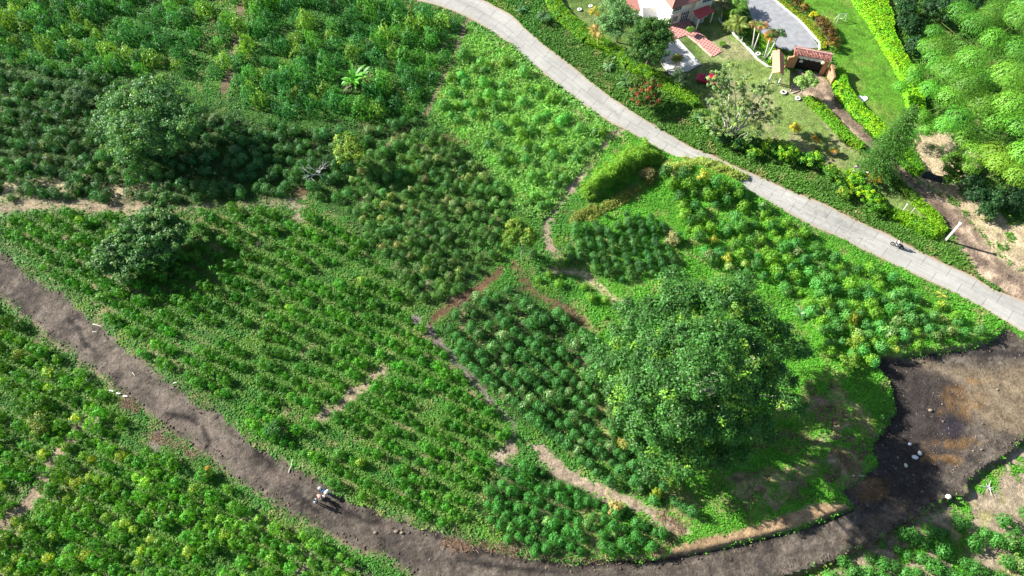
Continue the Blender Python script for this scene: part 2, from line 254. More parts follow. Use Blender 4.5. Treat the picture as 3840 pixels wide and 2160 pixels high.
class MB:                                   # collects boxes, tubes and sheets of one part
    def __init__(s): s.v = []; s.f = []
    def add(s, vs, fs):
        b = len(s.v); s.v += [tuple(p) for p in vs]; s.f += [tuple(i+b for i in f) for f in fs]; return s
    def box(s, c, d, rz=0, tilt=None, taper=1.0):
        m = Matrix.Rotation(rz, 3, 'Z')
        if tilt: m = m @ Euler(tilt).to_matrix()
        vs = []
        for z in (-1, 1):
            k = 1 if z < 0 else taper
            for x, y in ((-1,-1),(1,-1),(1,1),(-1,1)):
                vs.append(m @ Vector((x*d[0]/2*k, y*d[1]/2*k, z*d[2]/2)) + Vector(c))
        return s.add(vs, [(3,2,1,0),(4,5,6,7),(0,1,5,4),(1,2,6,5),(2,3,7,6),(3,0,4,7)])
    def tube(s, pts, rad, n=7, cap=True):
        pts = [Vector(p) for p in pts]; rad = rad if hasattr(rad, '__len__') else [rad]*len(pts)
        vs = []; prev = None
        for i, p in enumerate(pts):
            t = (pts[min(i+1, len(pts)-1)]-pts[max(i-1, 0)]).normalized()
            a = Vector((0,0,1)) if abs(t.z) < .9 else Vector((1,0,0))
            if prev is not None: a = prev
            x = (a - t*a.dot(t)).normalized(); y = t.cross(x); prev = x
            for k in range(n):
                an = 2*math.pi*k/n; vs.append(p + (x*math.cos(an)+y*math.sin(an))*rad[i])
        fs = [(i*n+k, i*n+(k+1) % n, (i+1)*n+(k+1) % n, (i+1)*n+k) for i in range(len(pts)-1) for k in range(n)]
        if cap: fs += [tuple(range(n))[::-1], tuple((len(pts)-1)*n+k for k in range(n))]
        return s.add(vs, fs)
    def ring(s, c, r1, r2, axis='Z', n=20, m=8, mat=None):       # torus
        vs = []; M = mat or Matrix.Identity(3)
        for i in range(n):
            a = 2*math.pi*i/n
            for j in range(m):
                b = 2*math.pi*j/m; q = Vector(((r1+r2*math.cos(b))*math.cos(a), (r1+r2*math.cos(b))*math.sin(a), r2*math.sin(b)))
                if axis == 'Y': q = Vector((q.x, q.z, q.y))
                vs.append(M @ q + Vector(c))
        fs = [(i*m+j, ((i+1) % n)*m+j, ((i+1) % n)*m+(j+1) % m, i*m+(j+1) % m) for i in range(n) for j in range(m)]
        return s.add(vs, fs)
    def ball(s, c, r, n=10, m=7, jit=0.0, seed=0):
        rr = random.Random(seed); r = r if hasattr(r, '__len__') else (r, r, r); vs = [(c[0], c[1], c[2]-r[2])]
        for i in range(1, m):
            ph = math.pi*i/m
            for k in range(n):
                a = 2*math.pi*k/n; j = 1+rr.uniform(-jit, jit)
                vs.append((c[0]+r[0]*math.sin(ph)*math.cos(a)*j, c[1]+r[1]*math.sin(ph)*math.sin(a)*j, c[2]-r[2]*math.cos(ph)*j))
        vs.append((c[0], c[1], c[2]+r[2])); L = len(vs)-1
        fs = [(0, 1+(k+1) % n, 1+k) for k in range(n)]
        for i in range(m-2):
            for k in range(n): fs.append((1+i*n+k, 1+i*n+(k+1) % n, 1+(i+1)*n+(k+1) % n, 1+(i+1)*n+k))
        fs += [(L, 1+(m-2)*n+k, 1+(m-2)*n+(k+1) % n) for k in range(n)]
        return s.add(vs, fs)
    def prism(s, pts, z0, z1):
        n = len(pts); vs = [(p[0], p[1], z0) for p in pts]+[(p[0], p[1], z1) for p in pts]
        return s.add(vs, [tuple(range(n))[::-1], tuple(range(n, 2*n))]+[(i, (i+1) % n, n+(i+1) % n, n+i) for i in range(n)])
    def mesh(s, name, smooth=False):
        me = bpy.data.meshes.new(name); me.from_pydata(s.v, [], s.f)
        bm = bmesh.new(); bm.from_mesh(me); bmesh.ops.recalc_face_normals(bm, faces=bm.faces); bm.to_mesh(me); bm.free()
        if smooth: me.polygons.foreach_set('use_smooth', [True]*len(me.polygons))
        return me
    def build(s, name, mat, parent=None, loc=None, rz=None, smooth=False, bevel=0):
        o = link(name, s.mesh(name, smooth), mat, parent, loc, rz)
        if bevel:
            b = o.modifiers.new('bevel', 'BEVEL'); b.width = bevel; b.segments = 2; b.limit_method = 'ANGLE'
        return o

# ------------------------------------------------------------------ materials
def nodes(name):
    m = bpy.data.materials.new(name); m.use_nodes = True; nt = m.node_tree
    return m, nt, nt.nodes['Principled BSDF'], nt.nodes.new, nt.links.new
_mc = {}
def plain(name, col, rough=.7, var=.25, scale=3.0, metal=0.0, bump=0.0):
    if name in _mc: return _mc[name]
    m, nt, bs, N, Lk = nodes(name)
    tc = N('ShaderNodeNewGeometry'); no = N('ShaderNodeTexNoise'); no.inputs['Scale'].default_value = scale; no.inputs['Detail'].default_value = 5
    Lk(tc.outputs['Position'], no.inputs['Vector'])
    mr = N('ShaderNodeMapRange'); mr.inputs[1].default_value = .3; mr.inputs[2].default_value = .7; mr.inputs[3].default_value = 1-var; mr.inputs[4].default_value = 1+var*.6
    Lk(no.outputs[0], mr.inputs[0])
    mx = N('ShaderNodeVectorMath'); mx.operation = 'SCALE'; mx.inputs[0].default_value = col; Lk(mr.outputs[0], mx.inputs['Scale'])
    Lk(mx.outputs[0], bs.inputs['Base Color']); bs.inputs['Roughness'].default_value = rough; bs.inputs['Metallic'].default_value = metal
    bs.inputs['Specular IOR Level'].default_value = .25
    if bump:
        b = N('ShaderNodeBump'); b.inputs['Strength'].default_value = bump; b.inputs['Distance'].default_value = .05; Lk(no.outputs[0], b.inputs['Height']); Lk(b.outputs[0], bs.inputs['Normal'])
    _mc[name] = m; return m
def leaf_mat(name, tint=(1,1,1), rough=.5, trans=.32):
    m, nt, bs, N, Lk = nodes(name)
    at_ = N('ShaderNodeAttribute'); at_.attribute_name = 'Col'
    oi = N('ShaderNodeObjectInfo'); mr = N('ShaderNodeMapRange'); mr.inputs[3].default_value = .78; mr.inputs[4].default_value = 1.22; Lk(oi.outputs['Random'], mr.inputs[0])
    sc = N('ShaderNodeVectorMath'); sc.operation = 'SCALE'; Lk(at_.outputs['Color'], sc.inputs[0]); Lk(mr.outputs[0], sc.inputs['Scale'])
    ti = N('ShaderNodeVectorMath'); ti.operation = 'MULTIPLY'; Lk(sc.outputs[0], ti.inputs[0]); ti.inputs[1].default_value = tint
    Lk(ti.outputs[0], bs.inputs['Base Color']); bs.inputs['Roughness'].default_value = rough; bs.inputs['Specular IOR Level'].default_value = .3
    tr = N('ShaderNodeBsdfTranslucent'); t2 = N('ShaderNodeVectorMath'); t2.operation = 'MULTIPLY'; Lk(ti.outputs[0], t2.inputs[0]); t2.inputs[1].default_value = (1.5, 1.35, .6)
    Lk(t2.outputs[0], tr.inputs['Color'])
    mx = N('ShaderNodeMixShader'); mx.inputs[0].default_value = trans; Lk(bs.outputs[0], mx.inputs[1]); Lk(tr.outputs[0], mx.inputs[2])
    Lk(mx.outputs[0], nt.nodes['Material Output'].inputs[0]); return m
LEAF = leaf_mat('foliage'); GRASSM = leaf_mat('grass_blades', trans=.4, rough=.6)
def earth_mat():
    m, nt, bs, N, Lk = nodes('earth'); at_ = N('ShaderNodeAttribute'); at_.attribute_name = 'Col'
    ge = N('ShaderNodeNewGeometry'); n1 = N('ShaderNodeTexNoise'); n1.inputs['Scale'].default_value = 3.3; n1.inputs['Detail'].default_value = 8; n1.inputs['Roughness'].default_value = .7
    Lk(ge.outputs['Position'], n1.inputs['Vector'])
    mr = N('ShaderNodeMapRange'); mr.inputs[1].default_value = .3; mr.inputs[2].default_value = .7; mr.inputs[3].default_value = .6; mr.inputs[4].default_value = 1.4; Lk(n1.outputs[0], mr.inputs[0])
    vo = N('ShaderNodeTexVoronoi'); vo.inputs['Scale'].default_value = 2.6; Lk(ge.outputs['Position'], vo.inputs['Vector'])
    st = N('ShaderNodeMapRange'); st.inputs[1].default_value = .05; st.inputs[2].default_value = .11; st.inputs[3].default_value = 1.25; st.inputs[4].default_value = 1.0; Lk(vo.outputs['Distance'], st.inputs[0])
    mu = N('ShaderNodeMath'); mu.operation = 'MULTIPLY'; Lk(mr.outputs[0], mu.inputs[0]); Lk(st.outputs[0], mu.inputs[1])
    n2 = N('ShaderNodeTexNoise'); n2.inputs['Scale'].default_value = .85; n2.inputs['Detail'].default_value = 12; n2.inputs['Roughness'].default_value = .78; n2.inputs['Distortion'].default_value = .6; Lk(ge.outputs['Position'], n2.inputs['Vector'])
    m2 = N('ShaderNodeMapRange'); m2.inputs[1].default_value = .38; m2.inputs[2].default_value = .62; m2.inputs[3].default_value = .55; m2.inputs[4].default_value = 1.35; Lk(n2.outputs[0], m2.inputs[0])
    mv = N('ShaderNodeMath'); mv.operation = 'MULTIPLY'; Lk(mu.outputs[0], mv.inputs[0]); Lk(m2.outputs[0], mv.inputs[1])
    sc = N('ShaderNodeVectorMath'); sc.operation = 'SCALE'; Lk(at_.outputs['Color'], sc.inputs[0]); Lk(mv.outputs[0], sc.inputs['Scale'])
    Lk(sc.outputs[0], bs.inputs['Base Color']); bs.inputs['Roughness'].default_value = .92; bs.inputs['Specular IOR Level'].default_value = .15
    b = N('ShaderNodeBump'); b.inputs['Strength'].default_value = .8; b.inputs['Distance'].default_value = .22; Lk(n1.outputs[0], b.inputs['Height']); Lk(b.outputs[0], bs.inputs['Normal'])
    return m
EARTH = earth_mat()
def concrete_mat():
    m, nt, bs, N, Lk = nodes('concrete_slabs'); uv = N('ShaderNodeUVMap'); uv.uv_map = 'uv'
    sp = N('ShaderNodeSeparateXYZ'); Lk(uv.outputs[0], sp.inputs[0])
    def M(op, a, b=None, c=None):
        n = N('ShaderNodeMath'); n.operation = op
        for i, q in enumerate((a, b, c)):
            if q is None: continue
            if isinstance(q, (int, float)): n.inputs[i].default_value = q
            else: Lk(q, n.inputs[i])
        return n.outputs[0]
    lane = M('GREATER_THAN', sp.outputs['Y'], .5)
    uu = M('ADD', M('DIVIDE', sp.outputs['X'], 3.4), M('MULTIPLY', lane, .37))
    fr = M('FRACT', uu); fl = M('FLOOR', uu)
    j1 = M('LESS_THAN', M('MINIMUM', fr, M('SUBTRACT', 1.0, fr)), .014)
    j2 = M('LESS_THAN', M('ABSOLUTE', M('SUBTRACT', sp.outputs['Y'], .5)), .006)
    cb = N('ShaderNodeCombineXYZ'); Lk(fl, cb.inputs[0]); Lk(lane, cb.inputs[1]); wn_ = N('ShaderNodeTexWhiteNoise'); Lk(cb.outputs[0], wn_.inputs[0])
    ge = N('ShaderNodeNewGeometry')
    big = N('ShaderNodeTexNoise'); big.inputs['Scale'].default_value = .16; big.inputs['Detail'].default_value = 4; Lk(ge.outputs['Position'], big.inputs['Vector'])
    fin = N('ShaderNodeTexNoise'); fin.inputs['Scale'].default_value = 1.4; fin.inputs['Detail'].default_value = 8; fin.inputs['Roughness'].default_value = .65; Lk(ge.outputs['Position'], fin.inputs['Vector'])
    vo = N('ShaderNodeTexVoronoi'); vo.feature = 'DISTANCE_TO_EDGE'; vo.inputs['Scale'].default_value = .55; wv = N('ShaderNodeVectorMath'); wv.operation = 'ADD'
    Lk(ge.outputs['Position'], wv.inputs[0]); Lk(fin.outputs['Color'], wv.inputs[1]); Lk(wv.outputs[0], vo.inputs['Vector'])
    patch = N('ShaderNodeTexNoise'); patch.inputs['Scale'].default_value = .075; Lk(ge.outputs['Position'], patch.inputs['Vector'])
    ck = M('MULTIPLY', M('LESS_THAN', vo.outputs[0], .016), M('GREATER_THAN', patch.outputs[0], .56))
    dark = M('MAXIMUM', M('MULTIPLY', M('MAXIMUM', j1, j2), .38), M('MULTIPLY', ck, .28))
    br = M('MULTIPLY', M('ADD', .93, M('MULTIPLY', wn_.outputs[0], .08)), M('ADD', .38, M('ADD', M('MULTIPLY', big.outputs[0], .72), M('MULTIPLY', fin.outputs[0], .52))))
    stv = N('ShaderNodeMapping'); stv.inputs['Scale'].default_value = (.10, 7.0, 1); Lk(uv.outputs[0], stv.inputs[0]); stn = N('ShaderNodeTexNoise'); stn.inputs['Scale'].default_value = 1.0; stn.inputs['Detail'].default_value = 5; Lk(stv.outputs[0], stn.inputs['Vector'])
    br = M('MULTIPLY', br, M('ADD', .72, M('MULTIPLY', stn.outputs[0], .56)))
    br = M('MULTIPLY', br, M('SUBTRACT', 1.0, M('MULTIPLY', M('GREATER_THAN', wn_.outputs[0], .93), .16)))
    br = M('MULTIPLY', br, M('SUBTRACT', 1.0, dark))
    # dirt washed over the edges
    ed = M('MINIMUM', sp.outputs['Y'], M('SUBTRACT', 1.0, sp.outputs['Y'])); ed = M('ADD', ed, M('MULTIPLY', M('SUBTRACT', fin.outputs[0], .5), .22))
    em = N('ShaderNodeMapRange'); em.inputs[1].default_value = 0; em.inputs[2].default_value = .13; em.inputs[3].default_value = 1; em.inputs[4].default_value = 0; Lk(ed, em.inputs[0])
    sc = N('ShaderNodeVectorMath'); sc.operation = 'SCALE'; sc.inputs[0].default_value = (.33, .322, .293); Lk(br, sc.inputs['Scale'])
    mx = N('ShaderNodeMix'); mx.data_type = 'RGBA'; Lk(em.outputs[0], mx.inputs['Factor']); Lk(sc.outputs[0], mx.inputs['A']); mx.inputs['B'].default_value = (.32,.25,.18,1)
    Lk(mx.outputs['Result'], bs.inputs['Base Color']); bs.inputs['Roughness'].default_value = .85; bs.inputs['Specular IOR Level'].default_value = .2
    return m
WHITE = plain('white_paint', (.72,.71,.68), .6, .12); BARK = plain('bark', (.16,.125,.09), .9, .4, 6, bump=.4); PALEBARK = plain('pale_bark', (.46,.42,.35), .85, .35, 5, bump=.3)
DARKBARK = plain('dark_bark', (.06,.045,.035), .9, .3, 6)
# ------------------------------------------------------------------ ground sheet, split where the surface changes
def axis(a, b, s, far):
    core = np.arange(a, b+s*.5, s); ext = []; q = s; p = b
    while p < far: q *= 1.35; p += q; ext.append(p)
    lo = []; q = s; p = a
    while p > -far: q *= 1.35; p -= q; lo.append(p)
    return np.concatenate([np.array(lo[::-1]), core, np.array(ext)])
gx = axis(-104, 104, .27, 1800); gy = axis(2, 114, .27, 1800)
X, Y = np.meshgrid(gx, gy); x = X.ravel(); y = Y.ravel()
yy = np.maximum(y, -30.0)                                # behind the nadir the frame mapping is not needed
u, v = proj(x, yy, 0*x)
u = np.clip(u, -1500, 4500); v = np.clip(v, -600, 2600)
core = (x > -125) & (x < 125) & (y > -5) & (y < 135)
z = np.zeros(len(x)); zz = hgt(u[core], v[core]); uc, vc = proj(x[core], yy[core], zz); zz = hgt(uc, vc); uc, vc = proj(x[core], yy[core], zz)
z[core] = zz; u[core] = uc; v[core] = vc
gc = np.tile(np.array((.05,.12,.02)), (len(x), 1)); sdv = np.full(len(x), 999.)
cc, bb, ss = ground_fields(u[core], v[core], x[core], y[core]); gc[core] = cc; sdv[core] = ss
z += (fbm(x, y, 2.2, 201)-.5)*.16*sm(-1, 10, sdist(u, v, ROAD))*sm(-4, 10, sdist(u, v, DRIVE))*np.where(inside(u, v, GARDEN) | inside(u, v, LAWN_G), .4, 1.0)
nx, ny = len(gx), len(gy); idx = np.arange(nx*ny).reshape(ny, nx)
Fq = np.stack([idx[:-1,:-1], idx[:-1,1:], idx[1:,1:], idx[1:,:-1]], -1).reshape(-1, 4)
fu = u[Fq].mean(1); fv = v[Fq].mean(1); fc = core[Fq].all(1)
cls = np.zeros(len(Fq), int)
q = np.where(fc)[0]
cls[q[sdist(fu[q], fv[q], LANE) < 0]] = 2
cls[q[inside(fu[q], fv[q], LAWN_G) | inside(fu[q], fv[q], GARDEN)]] = 3
cls[q[sdist(fu[q], fv[q], DIRT) < 0]] = 1
Vg = np.stack([x, y, z], 1)
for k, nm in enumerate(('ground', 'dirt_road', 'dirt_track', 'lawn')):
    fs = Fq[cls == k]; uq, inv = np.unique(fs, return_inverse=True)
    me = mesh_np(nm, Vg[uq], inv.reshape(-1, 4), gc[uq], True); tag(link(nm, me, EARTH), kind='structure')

# concrete road
def strip(name, A, B, mat, n=160, z=.035, kind='structure', skirt=.0):
    def rs(P, n):
        P = np.array([tuple(at(*p))[:2] for p in P]); s = np.r_[0, np.cumsum(np.hypot(*np.diff(P, axis=0).T))]
        # smooth the corners a little
        t = np.linspace(0, s[-1], n); Q = np.stack([np.interp(t, s, P[:, 0]), np.interp(t, s, P[:, 1])], 1)
        for _ in range(3): Q[1:-1] = (Q[:-2]+2*Q[1:-1]+Q[2:])/4
        return Q
    a = rs(A, n); b = rs(B, n); mid = (a+b)/2; L = np.r_[0, np.cumsum(np.hypot(*np.diff(mid, axis=0).T))]
    K = 5; V = []; UV = []
    for i in range(n):
        for k in range(K):
            t = k/(K-1); p = a[i]*(1-t)+b[i]*t; V.append((p[0], p[1], z)); UV.append((L[i], t))
    fs = [(i*K+k, i*K+k+1, (i+1)*K+k+1, (i+1)*K+k) for i in range(n-1) for k in range(K-1)]
    me = bpy.data.meshes.new(name); me.from_pydata(V, [], fs); ul = me.uv_layers.new(name='uv')
    for lp in me.loops: ul.data[lp.index].uv = UV[lp.vertex_index]
    if me.polygons[0].normal.z < 0: me.flip_normals()
    o = link(name, me, mat); tag(o, kind=kind); return o
strip('concrete_road', RU, RL, concrete_mat(), 220)

# ------------------------------------------------------------------ foliage primitives (numpy quads)
def unit(a): return a/(np.linalg.norm(a, axis=-1, keepdims=True)+1e-9)
def leaves(c, nrm, L, W, along=None, jit=.55, r=None):
    """diamond leaves: centre, facing, length, width -> (n,4,3)"""
    r = r or rng; n = len(c)
    nn = unit(nrm + r.normal(0, jit, (n, 3)))
    t = r.normal(0, 1, (n, 3)) if along is None else along + r.normal(0, .25, (n, 3))
    t = unit(t - nn*(t*nn).sum(1, keepdims=True)); b = np.cross(nn, t)
    L = (np.broadcast_to(L, (n,))*r.uniform(.7, 1.25, n))[:, None]/2; W = (np.broadcast_to(W, (n,))*r.uniform(.75, 1.25, n))[:, None]/2
    return np.stack([c-t*L, c+b*W, c+t*L, c-b*W], 1)
def quadmesh(name, Q, col):
    n = len(Q); return mesh_np(name, Q.reshape(-1, 3), np.arange(n*4).reshape(n, 4), np.repeat(col, 4, 0))
def cvar(base, n, amp=.25, r=None, hue=.12):
    r = r or rng; b = np.tile(np.array(base, float), (n, 1)); b *= r.uniform(1-amp, 1+amp, (n, 1)); b[:, 0] *= r.uniform(1-hue, 1+hue*2.2, n); return b
def coffee_proto(seed, pale=0.0, L=.21, W=.115, nb=22, loose=0.0, n=420):
    """unit bush: radius 1, height ~1.3: a lumpy dome of leaf tufts on tiers of branches"""
    r = np.random.default_rng(seed); cs = []; ns = []; al = []; tp = []
    for k in range(nb):
        f = (k+.5)/nb; th = math.acos(1-f*1.02)*.98; az = k*2.399+r.uniform(-.35, .35)
        dx = np.array([math.cos(az)*math.sin(th), math.sin(az)*math.sin(th), math.cos(th)])
        rr_ = r.uniform(.72, 1.05+loose); c = np.array([dx[0]*.74, dx[1]*.74, .28+dx[2]*.82])*rr_
        m = n//nb; q = unit(r.normal(0, 1, (m, 3))); q[:, 2] = np.where(q[:, 2] < -.3, -q[:, 2], q[:, 2])
        p = c+q*np.array((.36, .36, .27))*(r.random((m, 1))**.35); cs.append(p); ns.append(unit(q*.5+dx*.85+np.array((0, 0, .05)))); al.append(q+dx*.3+np.array((0, 0, -.45))); tp += [f]*m
    cs = np.concatenate(cs); Q = leaves(cs, np.concatenate(ns), L, W, np.concatenate(al), .22, r); lv = cvar((1,1,1), len(Q), .2, r, .1)
    if pale:
        top = (np.array(tp) < .30+.25*pale)*(r.random(len(cs)) < .55*pale+.25); lv[top] = lv[top]*np.array((4.0, 1.75, 3.2))
    return Q, lv
def mound_proto(seed, n=420, L=.23, W=.12):
    """lumpy vine-covered heap, unit radius, height 1.4, with trailing strands"""
    r = np.random.default_rng(seed); d_ = unit(r.normal(0, 1, (n, 3))); d_[:, 2] = np.abs(d_[:, 2])
    lump = 1+.28*np.sin(d_[:, 0]*4+seed)*np.cos(d_[:, 1]*5+seed*2)+r.normal(0, .06, n)
    c = d_*lump[:, None]*np.array((.95, .95, 1.35)); Q = leaves(c, d_, L, W, np.tile([0, 0, -1.], (n, 1)), .5, r)
    return Q, cvar((1,1,1), n, .3, r, .15)
CP = [coffee_proto(100+i) for i in range(5)]; CPP = [coffee_proto(200+i, pale=1.0) for i in range(3)]; CPM = [coffee_proto(300+i, pale=.35) for i in range(3)]
YB = [coffee_proto(400+i, L=.24, W=.13, nb=13, loose=.18, n=330) for i in range(5)]       # young, looser bushes
MP = [mound_proto(500+i) for i in range(6)]

# ------------------------------------------------------------------ fields of bushes
def lattice(poly, ang, sa, sb, jit, seed, keep=1.0, bend=0.0):
    r = np.random.default_rng(seed); p = np.array(poly, float); c = p.mean(0); Rr = np.hypot(*(p-c).T).max()+40
    a = math.radians(ang); ex = np.array((math.cos(a), math.sin(a))); ey = np.array((-math.sin(a), math.cos(a)))
    out = []
    for j in range(-int(Rr/sb)-1, int(Rr/sb)+2):
        off = r.uniform(0, sa)
        for i in range(-int(Rr/sa)-1, int(Rr/sa)+2):
            q = c+ex*(i*sa+off)+ey*(j*sb+bend*(i*sa/100.)**2)+r.normal(0, jit, 2)*np.array((sa, sb))*.5
            if r.random() < keep: out.append(q)
    out = np.array(out); return out[inside(out[:, 0], out[:, 1], poly)]
BIGT = (1745, 930)
indiv = []; restQ = []; restC = []
for bi, (bk, b) in enumerate(BLK.items()):
    P = lattice(b['poly'], b['ang'], b['sa'], b['sb'], b['jit'], 900+bi, b['keep'])
    xx, yy2 = atn(P[:, 0], P[:, 1]); _, bare, sd = ground_fields(P[:, 0], P[:, 1], xx, yy2); hz = hgt(P[:, 0], P[:, 1])
    r = np.random.default_rng(40+bi); es = -sdist(P[:, 0], P[:, 1], b['poly'])-22*vnoise(xx, yy2, 3.0, 66)
    for k in range(len(P)):
        if bare[k] > .62 and bk not in 'HI' and r.random() < .9: continue
        if sd[k] < 6 or (es[k] < -6 and bk != 'I'): continue
        if bk in 'DE' and vnoise(xx[k], yy2[k], 4.5, 97) < .17: continue
        uu, vv = P[k]; s = r.uniform(.78, 1.2)*(1 if r.random() < .9 else .65)
        rad = b['dia']/2*s/ppm(vv); z0 = hz[k]; X0, Y0 = atn(uu, vv, z0)
        # bushes far up the plantation are partly overgrown: small tonal drift from plant to plant
        drift = .70+.62*vnoise(X0, Y0, 8, 71); col = np.array(b['col'])*drift*r.uniform(.72, 1.38)*np.array((r.uniform(.85, 1.35), 1, r.uniform(.8, 1.25)))
        if bk in ('G2','P','K') and r.random() < .28: col = np.array((.15,.36,.028))*r.uniform(.8, 1.15)
        pal = r.random() < b['pale']
        hid = math.hypot((uu-1730)/235, (vv-955)/215) < 1 and bk in 'FG2'
        if bk in 'FIH' and not hid: indiv.append((bk, float(uu), float(vv), float(X0), float(Y0), z0, rad, b['h'], pal, r.uniform(0, 6.28)))
        else:
            if hid: continue
            pr = (CPP[k % 3] if r.random() < .5 else CPM[k % 3]) if pal else (YB[k % 5] if bk in 'DE' else CP[k % 5])
            Q, lv = pr; a = r.uniform(0, 6.28); ca, sa_ = math.cos(a), math.sin(a)
            M3 = np.array(((ca, sa_, 0), (-sa_, ca, 0), (0, 0, 1)))*rad; M3[2] *= b['h']*r.uniform(.85, 1.2)
            restQ.append(Q @ M3 + np.array((X0, Y0, z0-.03))); restC.append(lv*col)
# the 300 that show largest are things of their own, the others join the rest
indiv.sort(key=lambda t: -t[6]*ppm(t[2]))
vis = [t for t in indiv if -10 < t[1] < 2586 and t[2] < 1460]; first = vis[:300]; ids = set(id(t) for t in first)
for t in indiv:
    if id(t) in ids: continue
    Q, lv = CP[int(t[9]*10) % 5] if not t[8] else CPM[int(t[9]*10) % 3]; a = t[9]; ca, sa_ = math.cos(a), math.sin(a)
    M3 = np.array(((ca, sa_, 0), (-sa_, ca, 0), (0, 0, 1)))*t[6]; M3[2] *= t[7]
    restQ.append(Q @ M3 + np.array((t[3], t[4], t[5]-.03))); restC.append(lv*np.array(BLK[t[0]]['col']))
me = quadmesh('coffee_bushes', np.concatenate(restQ), np.concatenate(restC))
tag(link('coffee_bushes', me, LEAF), 'countless green coffee bushes filling the far rows of the plantation', 'coffee bushes', kind='stuff')
PM = {}
for bk in 'FIH':
    for pal in (0, 1):
        PM[bk, pal] = [quadmesh('coffee_bush', Q, lv*np.array(BLK[bk]['col'])) for Q, lv in ((CPP+CPM) if pal else CP)]
LB = {('F',0): 'dark green coffee bush in the slanting rows left of the big tree', ('F',1): 'coffee bush with cream yellow top growth in the rows left of the big tree',
      ('I',0): 'deep green coffee bush in the block between footpath and dark road curve', ('I',1): 'coffee bush with pale yellow top in the block above the dark road curve',
      ('H',0): 'round green coffee bush on dry earth below the dark road', ('H',1): 'coffee bush with yellowish top on dry earth below the dark road'}
GRP = {'F': 'coffee bushes in rows beside the big tree', 'I': 'coffee bushes between footpath and dirt road', 'H': 'coffee bushes on dry earth in the lower right corner'}
for k, t in enumerate(first):
    ms = PM[t[0], int(t[8])]; o = bpy.data.objects.new('coffee_bush', ms[k % len(ms)]); COL.objects.link(o)
    if not o.data.materials: o.data.materials.append(LEAF)
    o.location = (t[3], t[4], t[5]-.03); o.rotation_euler = (0, 0, t[9]); o.scale = (t[6], t[6], t[6]*t[7])
    ua, va = np.array([t[1]]), np.array([t[2]]); near = lambda pts: float(pdist(ua, va, pts)[0])
    if t[0] == 'F':
        pl_ = (' first from the grey footpath' if near([(1085,835),(1160,925),(1250,1030),(1357,1127),(1532,1243),(1675,1313)]) < 34 else ' next to the red-brown earth strip' if near([(1262,672),(1119,781),(1085,808)]) < 42 or near([(1290,660),(1388,758),(1490,830)]) < 40
             else ' close under the huge tree' if math.hypot((t[1]-1745)/300, (t[2]-930)/290) < 1 else ' in the upper middle rows' if t[2] < 960 else ' in the lower middle rows'); lab = ('cream-topped' if t[8] else 'dark green')+' coffee bush left of the huge tree,'+pl_
    elif t[0] == 'I':
        pl_ = ' along the bare bank of the dirt road' if t[2] > 1350 else ' bordering the tan footpath' if near([(1357,1127),(1475,1219),(1604,1272),(1722,1338)]) < 36 else ' at the left end of its block' if t[1] < 1310 else ' in the middle of its block'; lab = ('pale-topped' if t[8] else 'deep green')+' coffee bush in the bottom centre,'+pl_
    else:
        pl_ = ' in the row nearest the road edge' if near(DL[3:14]) < 75 else ' at the right edge of the picture' if t[1] > 2450 else ' in the rows at the bottom edge'; lab = ('yellowish-topped' if t[8] else 'round green')+' coffee bush on dry earth,'+pl_
    tag(o, lab, 'coffee bush', lab.replace('bush', 'bushes', 1))
# vine-grown shrubs of the upper left
VA = lattice([(-40,-60),(1080,-60),(1160,45),(1135,130),(1085,225),(1030,292),(760,300),(640,275),(540,225),(400,190),(230,190),(-40,165)], 14, 32, 34, .4, 77, .95)
r = np.random.default_rng(5); vx, vy = atn(VA[:, 0], VA[:, 1]); _, vb, _ = ground_fields(VA[:, 0], VA[:, 1], vx, vy)
VM = [quadmesh('vine_covered_shrub', Q, lv*np.array(cc_)) for (Q, lv), cc_ in zip(MP, [(.065,.27,.045),(.050,.22,.058),(.085,.31,.040),(.15,.34,.045),(.055,.25,.065),(.034,.16,.042)])]
nv = 0
for k in range(len(VA)):
    uu, vv = VA[k]
    if vb[k] > .5 or abs(uu-np.interp(vv, [0,60,120,200], [560,545,525,515])) < 16 or nv >= 300: continue
    if math.hypot(uu-890, vv-200) < 42 or float(sdist(np.array([uu]), np.array([vv]), ROAD)[0]) < 20: continue
    m_ = int(r.integers(0, 6)); s = 18.5*r.uniform(.7, 1.3)/ppm(vv)
    o = bpy.data.objects.new('vine_covered_shrub', VM[m_]); COL.objects.link(o); nv += 1
    if not o.data.materials: o.data.materials.append(LEAF)
    o.location = (float(vx[k]), float(vy[k]), -.05); o.rotation_euler = (r.uniform(-.1,.1), r.uniform(-.1,.1), r.uniform(0, 6.28)); o.scale = (s, s*r.uniform(.8, 1.1), s*r.uniform(1.0, 1.7))
    tn_ = ['mid-green','blue-green','bright green','yellow-green','grey-green','dark green'][m_]; pl_ = 'at the top edge' if vv < 45 else 'near the big banana plant' if math.hypot(uu-890, vv-200) < 130 else 'between furrow and road' if uu > 600 else 'left of the earth furrow' if uu > 330 else 'near the left edge'
    lab = tn_+' vine-covered shrub '+pl_+', upper left field'; tag(o, lab, 'shrub', lab.replace('shrub', 'shrubs', 1))

